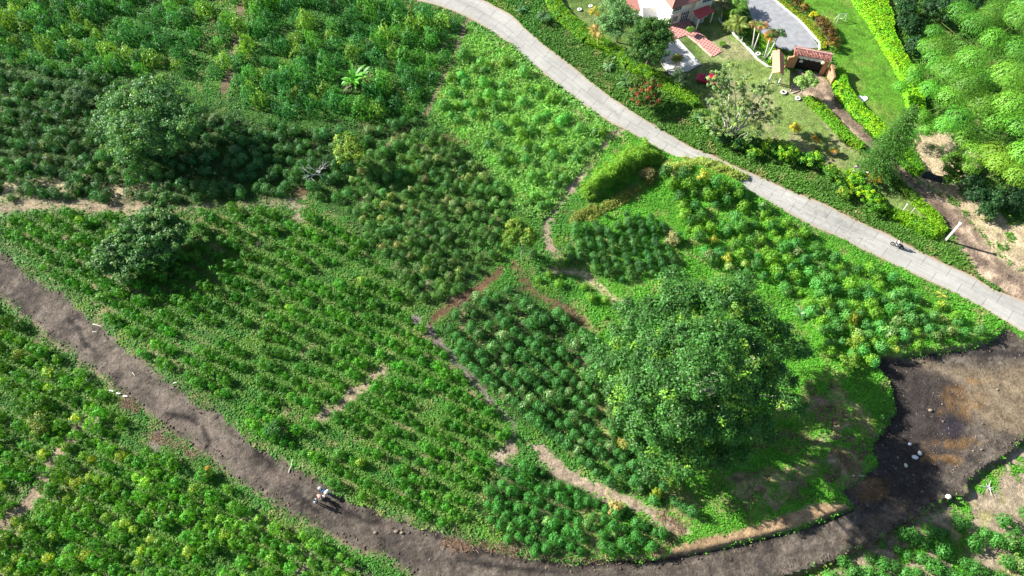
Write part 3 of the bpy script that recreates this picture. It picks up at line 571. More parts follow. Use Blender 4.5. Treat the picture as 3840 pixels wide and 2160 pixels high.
# ------------------------------------------------------------------ weeds and grass between everything (stuff)
def scatter(n, seed):
    r = np.random.default_rng(seed); x = r.uniform(-98, 98, n); y = r.uniform(4, 110, n); u, v = proj(x, y, 0*x)
    k = (u > -60) & (u < 2640) & (v > -60) & (v < 1500); x, y, u, v = x[k], y[k], u[k], v[k]; return x, y, u, v, r
def weeds(n, seed, name, label):
    x, y, u, v, r = scatter(n, seed); c, bare, sd = ground_fields(u, v, x, y); rd = sdist(u, v, ROAD)
    lawn = inside(u, v, LAWN_G) | inside(u, v, GARDEN) | (sdist(u, v, DRIVE) < 4) | inside(u, v, HOUSE)
    k = (r.random(len(u)) > bare*1.12) & (rd > 1.5) & ((sd > -3) | ((sd > -16) & (fbm(x, y, 1.2, 191) > .60) & (u < 1900))) & ~lawn; x, y, u, v, c = x[k], y[k], u[k], v[k], c[k]
    z = hgt(u, v); X0, Y0 = x, y
    pale = sm(20, -20, sdist(u, v, PALE)); right = sm(1400, 1560, u)
    verge = ((v < np.interp(u, [p[0] for p in RU], [p[1] for p in RU])) & (u > 1200)).astype(float)
    fl = np.zeros(len(u)) 
    for bk in ('F','I','C','B'): fl = np.maximum(fl, sm(14,-10,sdist(u,v,BLK[bk]['poly']))*(.75 if bk in 'FI' else .55))
    k = r.random(len(u)) > fl; x, y, u, v, z, c, pale, right, verge = (q_[k] for q_ in (x, y, u, v, z, c, pale, right, verge)); X0, Y0 = x, y
    m = 5; n2 = len(u); ht = (.13+.17*fbm(x, y, 3, 7))*(1+.9*pale+.35*verge)
    P = np.repeat(np.stack([X0, Y0, z], 1), m, 0); az = r.uniform(0, 6.283, n2*m); el = r.uniform(.1, .75, n2*m)+.35*np.repeat(pale+verge*.5, m); L = np.repeat(ht, m)*r.uniform(.6, 1.4, n2*m)*1.18
    dv = np.stack([np.cos(az)*np.cos(el), np.sin(az)*np.cos(el), np.sin(el)], 1); cen = P+dv*(L*.5)[:, None]+r.normal(0, .12, (n2*m, 3))*np.array((1, 1, .3))
    nn = unit(np.stack([-np.cos(az)*np.sin(el), -np.sin(az)*np.sin(el), np.cos(el)], 1)+np.array((-.25, .1, .35)))
    Q = leaves(cen, nn, L, L*.50, dv, .2, r)
    base = np.array((.078,.275,.028))*(.50+.8*fbm(x, y, 2.5, 17))[:, None]
    yel = sm(.55, .8, fbm(x, y, 4, 27))[:, None]; base = base*(1-yel)+np.array((.17,.34,.035))*yel
    base = base*(1-right[:, None])+np.array((.12,.40,.028))*(.6+.7*fbm(x, y, 2, 37))[:, None]*right[:, None]
    base = base*(1-pale[:, None])+np.array((.24,.54,.10))*(.45+1.0*fbm(x, y, 2.6, 47))[:, None]*pale[:, None]
    vg = (verge*sm(1250, 1500, u)*.8)[:, None]; base = base*(1-vg)+np.array((.10,.22,.030))*(.5+.9*fbm(x, y, 1.8, 87))[:, None]*vg
    dry = sm(.60,.78,fbm(x,y,1.6,57))[:, None]; base = base*(1-dry*.6)+np.array((.38,.35,.14))*dry*.6
    dk = sm(30,-20,sdist(u,v,BLK['B']['poly']))[:,None]; base = base*(1-.45*dk)
    rg_ = np.zeros(n2)
    for bk in 'DE': rg_ = np.maximum(rg_, rowgap(u, v, bk))
    rg_ = (rg_*.75)[:, None]; base = base*(1-rg_)+np.array((.135,.275,.035))*(.7+.6*fbm(x, y, 1.6, 67))[:, None]*rg_
    cq = np.repeat(base, m, 0)*r.uniform(.84, 1.16, (n2*m, 1))
    return quadmesh(name, Q, cq)
me = weeds(430000, 3, 'weeds', '')
tag(link('weeds', me, GRASSM), 'low green weeds and grass covering the ground between the bushes', 'weeds', kind='stuff')
#MORE
# ------------------------------------------------------------------ trees
def limb(mb, a, b, r0, r1, seed, n=6, sag=0.0):
    r = random.Random(seed); pts = []; a = Vector(a); b = Vector(b); L = (b-a).length
    for i in range(n+1):
        t = i/n; p = a.lerp(b, t); w = math.sin(t*math.pi)*L*.06
        pts.append(p+Vector((r.uniform(-w, w), r.uniform(-w, w), r.uniform(-w, w)*.5+sag*math.sin(t*math.pi)*L)))
    mb.tube(pts, [r0+(r1-r0)*i/n for i in range(n+1)], 6); return pts
def crown_leaves(lobes, dens, cr, L, W, col, seed, yel=.1, ycol=None, flat=.8, hang=.3, amp=.25):
    """lobes: (centre xyz, rx, rz). Clumps of leaves over each lobe, gaps between them."""
    r = np.random.default_rng(seed); QQ = []; CC = []; tips = []
    for (c, rx, rz) in lobes:
        n = max(6, int(dens*rx*rx/(cr*cr)*3.2)); d_ = unit(r.normal(0, 1, (n, 3))); d_[:, 2] = np.where(d_[:, 2] < -.35, -d_[:, 2], d_[:, 2])
        rr_ = (r.random(n)**.35)[:, None]
        cen = np.array(c)+d_*np.array((rx, rx, rz))*rr_*r.uniform(.86, 1.1, (n, 1))
        for k in range(n):
            m = int(r.integers(34, 60)); q = unit(r.normal(0, 1, (m, 3))); q[:, 2] = np.where(q[:, 2] < -.2, -q[:, 2], q[:, 2])
            s = cr*r.uniform(.65, 1.25); p = cen[k]+q*np.array((s, s, s*flat))*(r.random((m, 1))**.4)
            al = q+np.array((0, 0, -hang))
            QQ.append(leaves(p, unit(q*.7+d_[k]*.35+np.array((0,0,.25))), L, W, al, .4, r))
            base = np.array(col) if r.random() > yel else np.array(ycol if ycol is not None else col)
            CC.append(cvar(base*r.uniform(1-amp, 1+amp), m, .25, r)); tips.append(cen[k])
    return np.concatenate(QQ), np.concatenate(CC), tips
def tree(name, label, cat, lobes, base, col, dens=1.0, cr=.7, L=.34, W=.17, seed=1, yel=.1, ycol=None, tr=.25, bark=None, group=None, nl=12, rzk=.62, flat=.8, hang=.3, amp=.25, trunk_h=.35):
    """lobes in frame coordinates (u, v, height, radius in frame px); base (u, v)"""
    z0 = gz(*base); B = at(base[0], base[1], z0)
    t = empty(name, B, label, cat, group); Lo = []
    for (u_, v_, zc, ru) in lobes:
        c = at(u_, v_, z0+zc)-B; rx = ru/ppm(v_, z0+zc); Lo.append((np.array(c), rx, min(rx*rzk, zc*.8)))
    Q, C_, tips = crown_leaves(Lo, dens, cr, L, W, col, seed, yel, ycol, flat, hang, amp)
    cm = np.mean([l[0] for l in Lo], 0); top = Vector(cm)
    mb = MB(); fork = Vector((top.x*.35, top.y*.35, top.z*trunk_h)); limb(mb, (0, 0, -.3), fork, tr, tr*.75, seed, 5)
    r = random.Random(seed); tt = [tips[r.randrange(len(tips))] for _ in range(nl)]
    for i, q in enumerate(tt):
        mid = fork.lerp(Vector(q), .5)+Vector((0, 0, .1*top.z)); limb(mb, fork, mid, tr*.55, tr*.3, seed+i, 4); limb(mb, mid, Vector(q), tr*.3, tr*.08, seed+i+50, 4)
    mb.build('trunk', bark or BARK, t, smooth=True)
    link('crown', quadmesh('crown', Q, C_), LEAF, t); return t
tree('broadleaf_tree', 'huge spreading dark green tree standing over the coffee rows, largest in the picture', 'tree',
     [(1590,850,10,62),(1640,800,11.5,60),(1700,765,12,62),(1760,745,11,50),(1830,755,12,66),(1900,790,10.5,58),(1950,850,9,56),(1540,905,7.5,52),(1585,930,10,54),(1650,890,14,66),(1720,850,15,68),(1800,850,15.5,70),(1870,870,13,60),(1935,930,9,50),(1620,985,12,62),(1690,960,15.5,66),(1765,935,18,74),(1845,955,14,62),(1905,990,10,56),(1580,1040,8,50),(1640,1065,10.5,56),(1710,1045,14,66),(1785,1050,13,62),(1860,1065,9.5,56),(1920,1075,7,40),(1610,1120,5.5,40),(1665,1130,7.5,50),(1735,1135,8,44),(1800,1145,6,44),(1860,1140,5,34),(1975,960,6,36),(1560,985,8,40),(1505,930,6,36),(1490,872,6,30),(2012,885,5,34),(2000,1015,4.5,34),(1690,705,8.5,34),(1588,780,8.5,38),(1872,712,8.5,34),(1640,1188,3.5,32),(1722,1183,4.5,30),(1640,1045,4.5,66),(1700,1090,4.5,66),(1770,1115,4,56),(1600,985,5,56),(1850,1040,4.5,50),(1800,1000,5,60)],  # low lobes at the end are added to block sun under the crown
     (1668,1045), (.054,.172,.032), dens=1.9, cr=.85, L=.38, W=.16, seed=11, yel=.08, ycol=(.15,.32,.035), tr=.55, nl=40, bark=PALEBARK, flat=.6, hang=.2, amp=.42, rzk=.5)
tree('broadleaf_tree', 'large hazy grey-green tree rising from dark coffee bushes on the left', 'tree',
     [(320,275,6,70),(400,245,7,70),(460,300,6,60),(350,335,6,75),(425,350,5,60),(290,325,4,45),(330,390,3,45),(270,290,4,35)], (385,395), (.095,.28,.070), dens=1.5, cr=.8, L=.34, W=.17, seed=12, yel=.15, ycol=(.17,.38,.06), tr=.3, nl=20)
tree('broadleaf_tree', 'dark low twin-crowned tree speckled with pale leaves beside the curve of the dirt road', 'tree',
     [(395,555,3.6,52),(435,590,3.2,44),(350,580,3.4,48),(300,635,3.4,52),(345,655,3,48),(262,660,2.6,38),(415,630,2.8,44),(385,600,3.6,50),(310,680,2.4,36)], (360,665), (.050,.17,.030), dens=1.5, cr=.6, L=.36, W=.2, seed=13, yel=.24, ycol=(.15,.29,.09), tr=.22, amp=.3, bark=DARKBARK)
tree('small_tree', 'small rounded grey-green tree left of the large hazy tree', 'tree', [(200,238,2.6,32),(178,243,2.2,22),(222,240,2.2,22)], (198,258), (.07,.18,.055), dens=1.2, cr=.5, L=.22, W=.1, seed=14, tr=.12)
tree('flowering_tree', 'yellow-topped round tree beside the bare dead tree', 'tree', [(868,362,4.5,30),(893,378,4,32),(865,392,3.2,26)], (888,415), (.085,.22,.022), dens=2.0, cr=.6, L=.28, W=.16, seed=15, yel=.45, ycol=(.25,.40,.05), tr=.15)
tree('small_tree', 'yellow-green tree with thin white trunk beside the earth path', 'tree', [(1300,575,4.6,30),(1325,592,4.4,26),(1285,600,4,24),(1335,605,3.8,20)], (1313,655), (.13,.29,.03), dens=1.5, cr=.5, L=.26, W=.15, seed=16, yel=.45, ycol=(.26,.38,.04), tr=.08, bark=PALEBARK, trunk_h=.7)
tree('garden_tree', 'grey-green round tree with short trunk near the left side of the house', 'tree', [(1555,38,5,44),(1530,62,4,32),(1585,55,4.5,36),(1550,85,3.4,26),(1545,8,5,30)], (1552,106), (.10,.235,.07), dens=1.5, cr=.6, L=.26, W=.13, seed=17, tr=.16)
tree('garden_tree', 'dense dark green tree in front of the white house wall', 'tree', [(1640,75,5.5,40),(1610,100,5,38),(1665,95,5,32),(1640,130,4.2,42),(1605,135,3.6,28),(1670,65,5.4,20)], (1625,175), (.045,.14,.022), dens=1.6, cr=.6, L=.28, W=.14, seed=18, yel=.12, ycol=(.08,.18,.02), tr=.2)
tree('small_tree', 'small blue-green shade tree at the end of the white concrete slab', 'tree', [(1706,188,3,20),(1716,205,2.4,18)], (1718,232), (.075,.150,.065), dens=1.3, cr=.4, L=.18, W=.08, seed=19, tr=.07, nl=7)
tree('flowering_tree', 'tree with clusters of red flowers against the roadside hedge', 'tree', [(1605,205,3.2,20),(1640,215,3.2,24),(1615,245,2.4,26),(1650,250,2.2,20),(1600,235,2.4,16)], (1630,275), (.09,.20,.02), dens=1.3, cr=.4, L=.22, W=.12, seed=20, yel=.24, ycol=(.36,.085,.04), tr=.1)
tree('young_tree', 'light green young tree leaning over the brick yard in front of the gate', 'tree', [(2015,205,2.9,16),(2035,192,3.1,13),(2042,208,2.8,15),(2022,218,2.5,13)], (2006,248), (.32,.56,.15), dens=1.6, cr=.38, L=.22, W=.14, seed=21, tr=.07, nl=8, bark=PALEBARK, trunk_h=.6)
# airy multi-stemmed tree with long pale trunks
def airy():
    B = gp(1832, 345); t = empty('tall_sparse_tree', B, 'tall sparse tree with several long pale trunks above the garden lawn', 'tree')
    mb = MB(); r = random.Random(4); lob = []
    ends = [(1836,168,9),(1800,205,8.6),(1805,195,9),(1880,200,8.5),(1905,232,7.5),(1930,262,6.5),(1870,260,7),(1800,262,6),(1846,225,8),(1945,215,7),(1925,300,4.5),(1815,280,5),(1950,285,5),(1900,330,3),(1780,310,3),(1800,335,2.5)]
    bases = [(1823,345),(1826,352),(1838,340),(1848,350),(1834,348)]
    for i, (eu, ev, ez) in enumerate(ends):
        b = at(*bases[i % 5])-B; e = at(eu, ev, ez)-B; mid = b.lerp(e, .55)+Vector((0, 0, ez*.12))
        limb(mb, b, mid, .15, .10, i, 4); limb(mb, mid, e, .10, .03, i+40, 4)
        lob.append((np.array(e), r.uniform(.9, 1.5), .7))
        for j in range(3):
            q = mid.lerp(e, r.uniform(.2, .9))+Vector((r.uniform(-1.6, 1.6), r.uniform(-1.6, 1.6), r.uniform(-.3, .8))); limb(mb, mid.lerp(e, .3), q, .05, .02, i*7+j, 3); lob.append((np.array(q), r.uniform(.5, .9), .4))
    mb.build('trunk', PALEBARK, t, smooth=True)
    Q, C_, _ = crown_leaves(lob, .30, .34, .22, .12, (.20,.33,.12), 22, .2, (.32,.42,.12)); link('crown', quadmesh('crown', Q, C_), LEAF, t)
airy()
# bare dead tree
def dead(base, top_z, spread, seed, label, depth=4):
    B = gp(*base); t = MB(); r = random.Random(seed)
    def br(p, d_, L, rad, k):
        e = p+d_*L; limb(t, p, e, rad, rad*.62, r.random(), 3)
        if k == 0: return
        for _ in range(3 if k > 1 else 2):
            nd = (d_+Vector((r.uniform(-1, 1), r.uniform(-1, 1), r.uniform(-.35, .45)))*spread).normalized(); br(p+d_*L*r.uniform(.7, 1), nd, L*r.uniform(.6, .85), rad*.55, k-1)
    br(Vector((0, 0, -.2)), Vector((-.25, -.1, 1)).normalized(), top_z*.36, .17, depth)
    o = t.build('dead_tree', plain('dead_wood', (.50,.48,.46), .85, .2), None, B, smooth=True); tag(o, label, 'tree')
dead((818,452), 5.4, .85, 3, 'bare white dead tree with forked branches among coffee bushes')
# Norfolk pine
def pine():
    B = gp(2188, 452); T = at(2308, 262, 11.5); ax = (T-B); ax = Vector((ax.x*1.0, ax.y*1.0, ax.z)); t = empty('conifer_tree', B, 'tall dark tiered conifer casting shade over the garden corner', 'tree')
    mb = MB(); mb.tube([Vector((0, 0, -.2)), ax*.5, ax], [.24, .15, .03], 8); Q = []; N_ = []; A = []; r = np.random.default_rng(8)
    for k in range(34):
        f = .10+.88*k/34; p = np.array(ax*f); rad = 3.1*(1-f)**.8*(1+.25*math.sin(k*2.3))+.35
        for j in range(8):
            az = j*math.pi/4+k*.4+r.uniform(-.1, .1); dd = np.array((math.cos(az), math.sin(az), -.05)); e = p+dd*rad*r.uniform(.85, 1.1)
            if k % 2 == 0 and j % 2 == 0: mb.tube([p, (p+e)/2, e], [.05, .035, .012], 4, False)
            m = int(10+rad*22); s = r.random(m)**.7; off = r.normal(0, 1, (m, 3))*np.array((.22, .22, .09)); c = p+(e-p)*s[:, None]+off; Q.append(c); N_.append(np.tile([0, 0, 1.], (m, 1))+off*1.2); A.append(np.tile(dd, (m, 1))+off*2)
    c = np.concatenate(Q); q = leaves(c, unit(np.concatenate(N_)), .30, .10, np.concatenate(A), .4, r)
    mb.build('trunk', BARK, t, smooth=True); link('crown', quadmesh('crown', q, cvar((.055,.165,.022), len(q), .3, r)), LEAF, t)
pine()
# ------------------------------------------------------------------ palms, bananas, feathery plants
def frond_quads(p, az, L, droop, col, r, up=.7, lw=.10, ll=.55, n=14, fold=.5):
    p = np.array(p, float); d_ = np.array((math.cos(az), math.sin(az), 0)); side = np.array((-math.sin(az), math.cos(az), 0)); C_ = []; N_ = []; A_ = []; Ls = []
    for i in range(1, n+1):
        t = i/n; q = p+d_*L*(t-.12*t*t)+np.array((0, 0, L*(up*t-droop*t*t)))
        ll_ = ll*math.sin(math.pi*min(1, t*.85+.12))+.08
        for s in (-1, 1): C_.append(q+side*s*ll_*.42+np.array((0, 0, -ll_*.2*fold))); N_.append(np.array((0, 0, 1.))+side*s*fold*.8); A_.append(side*s+d_*.5+np.array((0, 0, -fold))); Ls.append(ll_)
    Q = leaves(np.array(C_), unit(np.array(N_)), np.array(Ls), lw, np.array(A_), .12, r); return Q, cvar(col, len(Q), .2, r)
def palm(name, label, base, top, h, nf, L, col, seed, droop=.75, up=.8, tr=.09, col2=None, group=None, lw=.13, ll=.6, trunkmat=None, stems=1):
    B = gp(*base); T = at(top[0], top[1], B.z+h)-B; t = empty(name, B, label, 'palm', group); r = np.random.default_rng(seed); mb = MB(); QQ = []; CC = []
    for s in range(stems):
        o = Vector((0, 0, 0)) if stems == 1 else Vector((math.cos(s*2.4), math.sin(s*2.4), 0))*.35*(s > 0); Tt = T+o*2.2+Vector((0, 0, -.5*(s % 3)))*(s > 0)
        mb.tube([o*.6+Vector((0, 0, -.1)), Tt*.5+o*.3+Vector((0, 0, .1)), Tt], [tr*1.5, tr, tr*.8], 7)
        for k in range(nf):
            cc_ = col2 if (col2 is not None and r.random() < .4) else col
            q, c = frond_quads(Tt, k*6.283/nf+r.uniform(-.25, .25), L*r.uniform(.8, 1.1), droop*r.uniform(.8, 1.3), cc_, r, up*r.uniform(.7, 1.3), lw, ll); QQ.append(q); CC.append(c)
    mb.build('trunk', trunkmat or PALEBARK, t, smooth=True); link('crown', quadmesh('crown', np.concatenate(QQ), np.concatenate(CC)), LEAF, t); return t
WT = plain('white_trunk', (.62,.60,.54), .8, .2)
g = 'tall thin palms beside the driveway'
palm('palm_tree', 'leftmost tall thin palm with white-painted trunk beside the driveway', (1892,123), (1900,62), 3.6, 9, 1.4, (.10,.20,.03), 31, col2=(.32,.24,.09), group=g, trunkmat=WT)
palm('palm_tree', 'thin palm with white trunk, second from the left beside the driveway', (1896,126), (1916,67), 3.7, 9, 1.4, (.12,.22,.03), 32, col2=(.38,.22,.09), group=g, trunkmat=WT)
palm('palm_tree', 'thin palm with dry orange fronds and white trunk next to the orange canopy', (1922,149), (1937,94), 3.6, 9, 1.3, (.16,.20,.03), 33, col2=(.42,.24,.05), group=g, trunkmat=WT)
palm('palm_tree', 'thin palm with green drooping crown between the two orange-fronded palms', (1924,150), (1943,84), 4.2, 9, 1.3, (.05,.14,.02), 34, col2=(.28,.17,.06), group=g, trunkmat=WT)
palm('palm_tree', 'thin palm leaning right over the driveway with dark green fronds', (1927,149), (1962,84), 4.0, 9, 1.4, (.04,.12,.02), 35, col2=(.10,.2,.03), group=g, trunkmat=WT)
palm('areca_palm', 'broad clump palm with big pale yellow-green fronds beside the stone edging', (1858,88), (1858,62), 2.2, 12, 2.3, (.24,.34,.07), 36, droop=.8, up=.9, stems=2, lw=.16, ll=.8, tr=.07)
palm('areca_palm', 'dense green clump palm at the top edge between house and driveway', (1842,52), (1848,22), 2.4, 13, 2.2, (.13,.27,.04), 37, stems=3, lw=.16, ll=.7, tr=.07)
palm('areca_palm', 'green clump palm at the top edge of the picture left of the driveway', (1858,20), (1862,-4), 2.4, 12, 2.0, (.08,.21,.045), 38, stems=2, lw=.16, ll=.7)
palm('palm_tree', 'palm with yellow crown shaft in the dark bed right of the porch', (1815,50), (1818,12), 2.6, 9, 1.9, (.06,.10,.03), 39, col2=(.22,.16,.06), tr=.1, trunkmat=WT)
palm('small_palm', 'small palm with orange lower fronds growing beside the white slab', (1699,172), (1702,148), 1.6, 9, 1.25, (.14,.27,.03), 40, col2=(.45,.26,.07), tr=.07)
palm('small_palm', 'small green palm on the tiled patio', (1727,88), (1736,74), 1.1, 9, .75, (.12,.28,.03), 41, tr=.05)
palm('yellow_palm', 'yellow-fronded palm on the lawn near the two white tyre planters', (1496,58), (1497,30), 2.0, 9, 1.5, (.38,.42,.05), 42, col2=(.55,.42,.10), tr=.08)
palm('yellow_palm', 'orange-fronded palm rising over the roadside hedge', (1507,128), (1501,80), 2.8, 9, 1.9, (.50,.34,.11), 43, col2=(.55,.45,.14), tr=.1, trunkmat=plain('tan_trunk', (.5,.36,.17), .8, .2))
palm('small_palm', 'small orange-leaved palm on the garden lawn, farthest from the road', (1997,338), (2001,322), 1.0, 8, 1.15, (.36,.34,.03), 44, col2=(.12,.2,.03), tr=.06)
palm('small_palm', 'small palm with orange stem and green fronds in the middle of the garden lawn', (2050,378), (2057,348), 1.4, 7, 1.1, (.07,.15,.03), 45, col2=(.42,.26,.03), tr=.06, trunkmat=plain('orange_stem', (.42,.22,.04), .7, .2))
palm('small_palm', 'small dark green palm in a white pot near the roadside shrubs', (2094,392), (2099,376), .9, 8, .9, (.05,.13,.03), 46, col2=(.40,.25,.04), tr=.05)
palm('small_palm', 'orange palm with arching fronds beside the grey bench', (2188,466), (2200,446), 1.3, 8, 1.5, (.38,.32,.025), 47, col2=(.12,.22,.03), tr=.08, trunkmat=plain('orange_stem', (.42,.22,.04)))
palm('fern_palm', 'feathery grey-green palm on the weedy verge above the road', (1362,56), (1366,44), .9, 11, 1.6, (.07,.17,.06), 48, tr=.06)
palm('small_palm', 'small bright green palm in the lower part of the tiled walk shade', (1811,116), (1817,108), .5, 7, .6, (.12,.27,.03), 49, tr=.03)
def banana(label, base, h, n, L, W_, col, seed, name='banana_plant', lift=1.1, dry=0, stems=1):
    B = gp(*base); r = np.random.default_rng(seed); t = empty(name, B, label, 'plant'); mb = MB(); V = []; Fs = []; C_ = []
    for s in range(stems):
        o = np.array((math.cos(s*2.1), math.sin(s*2.1), 0))*(.0 if stems == 1 else .6); hs = h*r.uniform(.8, 1.1); mb.tube([o*.6, o+np.array((0, 0, hs))], [.14, .08], 7)
        for k in range(n):
            az = k*2.4+r.uniform(-.2, .2)+s; d_ = np.array((math.cos(az), math.sin(az), 0)); sd_ = np.array((-math.sin(az), math.cos(az), 0)); l = L*r.uniform(.7, 1.1); up = lift*r.uniform(.35, 1.25); c = np.array(col)*r.uniform(.6, 1.35)
            if k >= n-dry: up = -.1; c = np.array((.16,.11,.07))
            b0 = len(V); K = 6
            for i in range(K+1):
                tt = i/K; q = o+np.array((0, 0, hs*.8))+d_*l*tt+np.array((0, 0, l*(up*tt-.75*tt*tt))); w = W_*math.sin(math.pi*min(1, .08+.92*tt))**.6*.5
                V += [q-sd_*w+np.array((0, 0, .12*w)), q, q+sd_*w+np.array((0, 0, .12*w))]; C_ += [c*.9, c*1.25, c]
            for i in range(K): Fs += [(b0+i*3, b0+i*3+1, b0+i*3+4, b0+i*3+3), (b0+i*3+1, b0+i*3+2, b0+i*3+5, b0+i*3+4)]
    mb.build('stem', plain('plant_stem', (.12,.13,.05)), t); link('leaves', mesh_np('leaves', np.array(V), np.array(Fs), np.array(C_), True), LEAF, t)
banana('large banana plant with broad upright bright green leaves among the vine-covered shrubs', (898,222), 1.8, 14, 2.5, .5, (.12,.40,.04), 1, dry=3, stems=3, lift=1.45)
banana('glossy broad-leaved plant on the verge at the top edge, left of the yellow hedge', (1312,28), .5, 9, 1.4, .3, (.06,.17,.06), 2, 'broadleaf_plant', .8)
banana('broad-leaved plant on the verge below the dense dark garden tree', (1566,148), .7, 10, 1.6, .32, (.10,.22,.06), 3, 'broadleaf_plant', .9, stems=2)
banana('pale-edged broad-leaved plant on the verge above the bend of the road', (1530,172), .5, 10, 1.4, .3, (.13,.25,.10), 4, 'broadleaf_plant', .8)
banana('dark broad-leaved plant left of the red-flowered tree', (1572,212), .7, 10, 1.6, .3, (.06,.16,.05), 5, 'broadleaf_plant', .9)
banana('pale green banana plant between the coffee rows, upper of two right of the huge tree', (2072,776), .8, 7, 1.7, .42, (.16,.32,.08), 6)
banana('pale green banana plant between the coffee rows, lower of two right of the huge tree', (2064,800), .7, 7, 1.6, .42, (.17,.32,.07), 7)
banana('small banana plant with pale leaves close to the right edge of the huge tree', (2010,794), .6, 7, 1.4, .35, (.10,.27,.07), 8)
banana('star-shaped yellowish plant near the lower edge of the concrete road', (2366,746), .3, 9, 1.0, .2, (.28,.34,.05), 9, 'rosette_plant', .5)
banana('broad-leaved plant at the foot of the dark undergrowth by the bamboo', (2412,485), .6, 8, 1.5, .3, (.08,.2,.05), 10, 'broadleaf_plant', .9)
banana('pale broad-leaved plant behind the wide yellow hedge at the top edge', (2264,10), .8, 9, 1.5, .35, (.14,.30,.07), 12, 'broadleaf_plant', .8)
# ------------------------------------------------------------------ hedges and garden shrubs
def hedge(label, pts, wpx, h, col, seed, group=None, col2=None, name='hedge', dens=70, L=.26, W=.15, rough_=.14):
    P = [gp(*p) for p in pts]; o0 = P[0].copy(); r = np.random.default_rng(seed); t = empty(name, o0, label, 'hedge', group)
    ws = wpx if hasattr(wpx, '__len__') else [wpx]*len(pts); wm = [w/ppm(p[1])/2 for w, p in zip(ws, pts)]
    C_ = []; N_ = []; core = MB()
    for i in range(len(P)-1):
        a, b = P[i]-o0, P[i+1]-o0; L_ = (b-a).length; dx = (b-a).normalized(); sd_ = Vector((-dx.y, dx.x, 0))
        wmid = (wm[i]+wm[i+1])/2; n = int(dens*L_*(2*wmid+2*h)); s = r.random(n); q = r.random(n)*(2*wmid+2*h); w = wm[i]+(wm[i+1]-wm[i])*s
        xoff = np.where(q < h, -w, np.where(q < h+2*wmid, (q-h)/wmid*w-w, w)); zz_ = np.where(q < h, q, np.where(q < h+2*wmid, h, 2*wmid+2*h-q))
        nz = np.where(np.abs(xoff) >= w*.999, .35, 1.0); nxs = np.sign(xoff)*np.where(np.abs(xoff) >= w*.999, 1, .15)
        rnd = 1-.12*(np.abs(xoff)/w)**3; zz_ = zz_*rnd
        base = np.array(a)[None, :]+np.array(b-a)[None, :]*s[:, None]; sx = np.array(sd_)
        lump = (fbm(base[:, 0]+xoff*sx[0], base[:, 1]+xoff*sx[1]+zz_, .9, seed)-.5)*rough_*3.2
        nn = np.stack([nxs*sx[0], nxs*sx[1], nz], 1); nn = unit(nn)
        c = base+sx[None, :]*xoff[:, None]+np.array((0, 0, 1.))*zz_[:, None]+nn*lump[:, None]; C_.append(c); N_.append(nn)
        k = .82; core.add([a-sd_*wm[i]*k, a+sd_*wm[i]*k, b+sd_*wm[i+1]*k, b-sd_*wm[i+1]*k, a-sd_*wm[i]*k+Vector((0,0,h*k)), a+sd_*wm[i]*k+Vector((0,0,h*k)), b+sd_*wm[i+1]*k+Vector((0,0,h*k)), b-sd_*wm[i+1]*k+Vector((0,0,h*k))], [(0,1,2,3),(4,7,6,5),(0,4,5,1),(1,5,6,2),(2,6,7,3),(3,7,4,0)])
    for e, p in ((0, P[0]-o0), (-1, P[-1]-o0)):       # rounded ends
        m = int(dens*wm[e]*h*2.5); q = unit(r.normal(0, 1, (m, 3))); q[:, 2] = np.abs(q[:, 2]); C_.append(np.array(p)+q*np.array((wm[e], wm[e], h))); N_.append(q)
    c = np.concatenate(C_); nn = np.concatenate(N_); Q = leaves(c, nn, L, W, None, .5, r); cl = cvar(np.array(col)*.84, len(Q), .3, r)
    if col2 is not None: k = fbm(c[:, 0], c[:, 1], 1.4, seed+5) > .53; cl[k] = cvar(col2, int(k.sum()), .22, r)
    link('leaves', quadmesh('leaves', Q, cl), LEAF, t); core.build('branches', plain('hedge_core', (.05,.11,.012), .9), t); return t
YG = (.27,.42,.012); YG2 = (.20,.36,.012)
hedge('yellow-green hedge along the verge from the top edge down to the red-flowered tree', [(1378,-20),(1397,20),(1417,48),(1453,74),(1479,102),(1530,124),(1563,143),(1583,168),(1619,184),(1657,206),(1700,232),(1752,262)], [34,36,38,40,42,34,30,32,34,36,36,34], 1.0, (.21,.48,.012), 61, col2=(.11,.34,.016))
hedge('wide bright yellow hedge closing the far side of the green lawn', [(2168,-25),(2188,15),(2208,51),(2220,89),(2240,128),(2260,163),(2278,196),(2290,230),(2299,268),(2302,300)], [86,80,66,46,42,40,42,42,40,36], 1.25, (.27,.58,.010), 62, col2=(.18,.48,.012))
hedge('bright yellow hedge along the right side of the dirt track below the gate', [(2108,186),(2112,228),(2133,258),(2161,290),(2195,322),(2222,348)], [28,34,36,36,36,32], 1.2, (.26,.56,.010), 63, col2=(.14,.42,.012))
hedge('green hedge along the track between the conifer and the dark mesh screen', [(2240,372),(2265,394),(2290,418),(2312,436)], [34,44,44,26], 1.1, (.10,.34,.012), 64, col2=(.17,.44,.012))
hedge('narrow yellow hedge along the left side of the dirt track', [(2034,254),(2061,277),(2097,316),(2133,355),(2165,374)], [24,26,26,26,22], .9, (.24,.50,.012), 65, col2=(.15,.42,.014))
hedge('shaded narrow hedge between lower lawn and track, below the conifer', [(2232,447),(2276,484),(2301,509)], [22,22,16], .7, (.10,.23,.012), 66)  # leaf colour darkened for the conifer's shade
hedge('yellow hedge tip where the garden narrows beside the white gate post', [(2303,512),(2338,540),(2362,570),(2364,590)], [22,28,28,20], .8, (.22,.50,.010), 67)
hedge('bright roadside hedge just above the motorcycle rider', [(2238,542),(2276,553),(2325,580),(2350,592)], [30,36,42,34], 1.0, (.23,.52,.010), 68, col2=(.13,.38,.012))
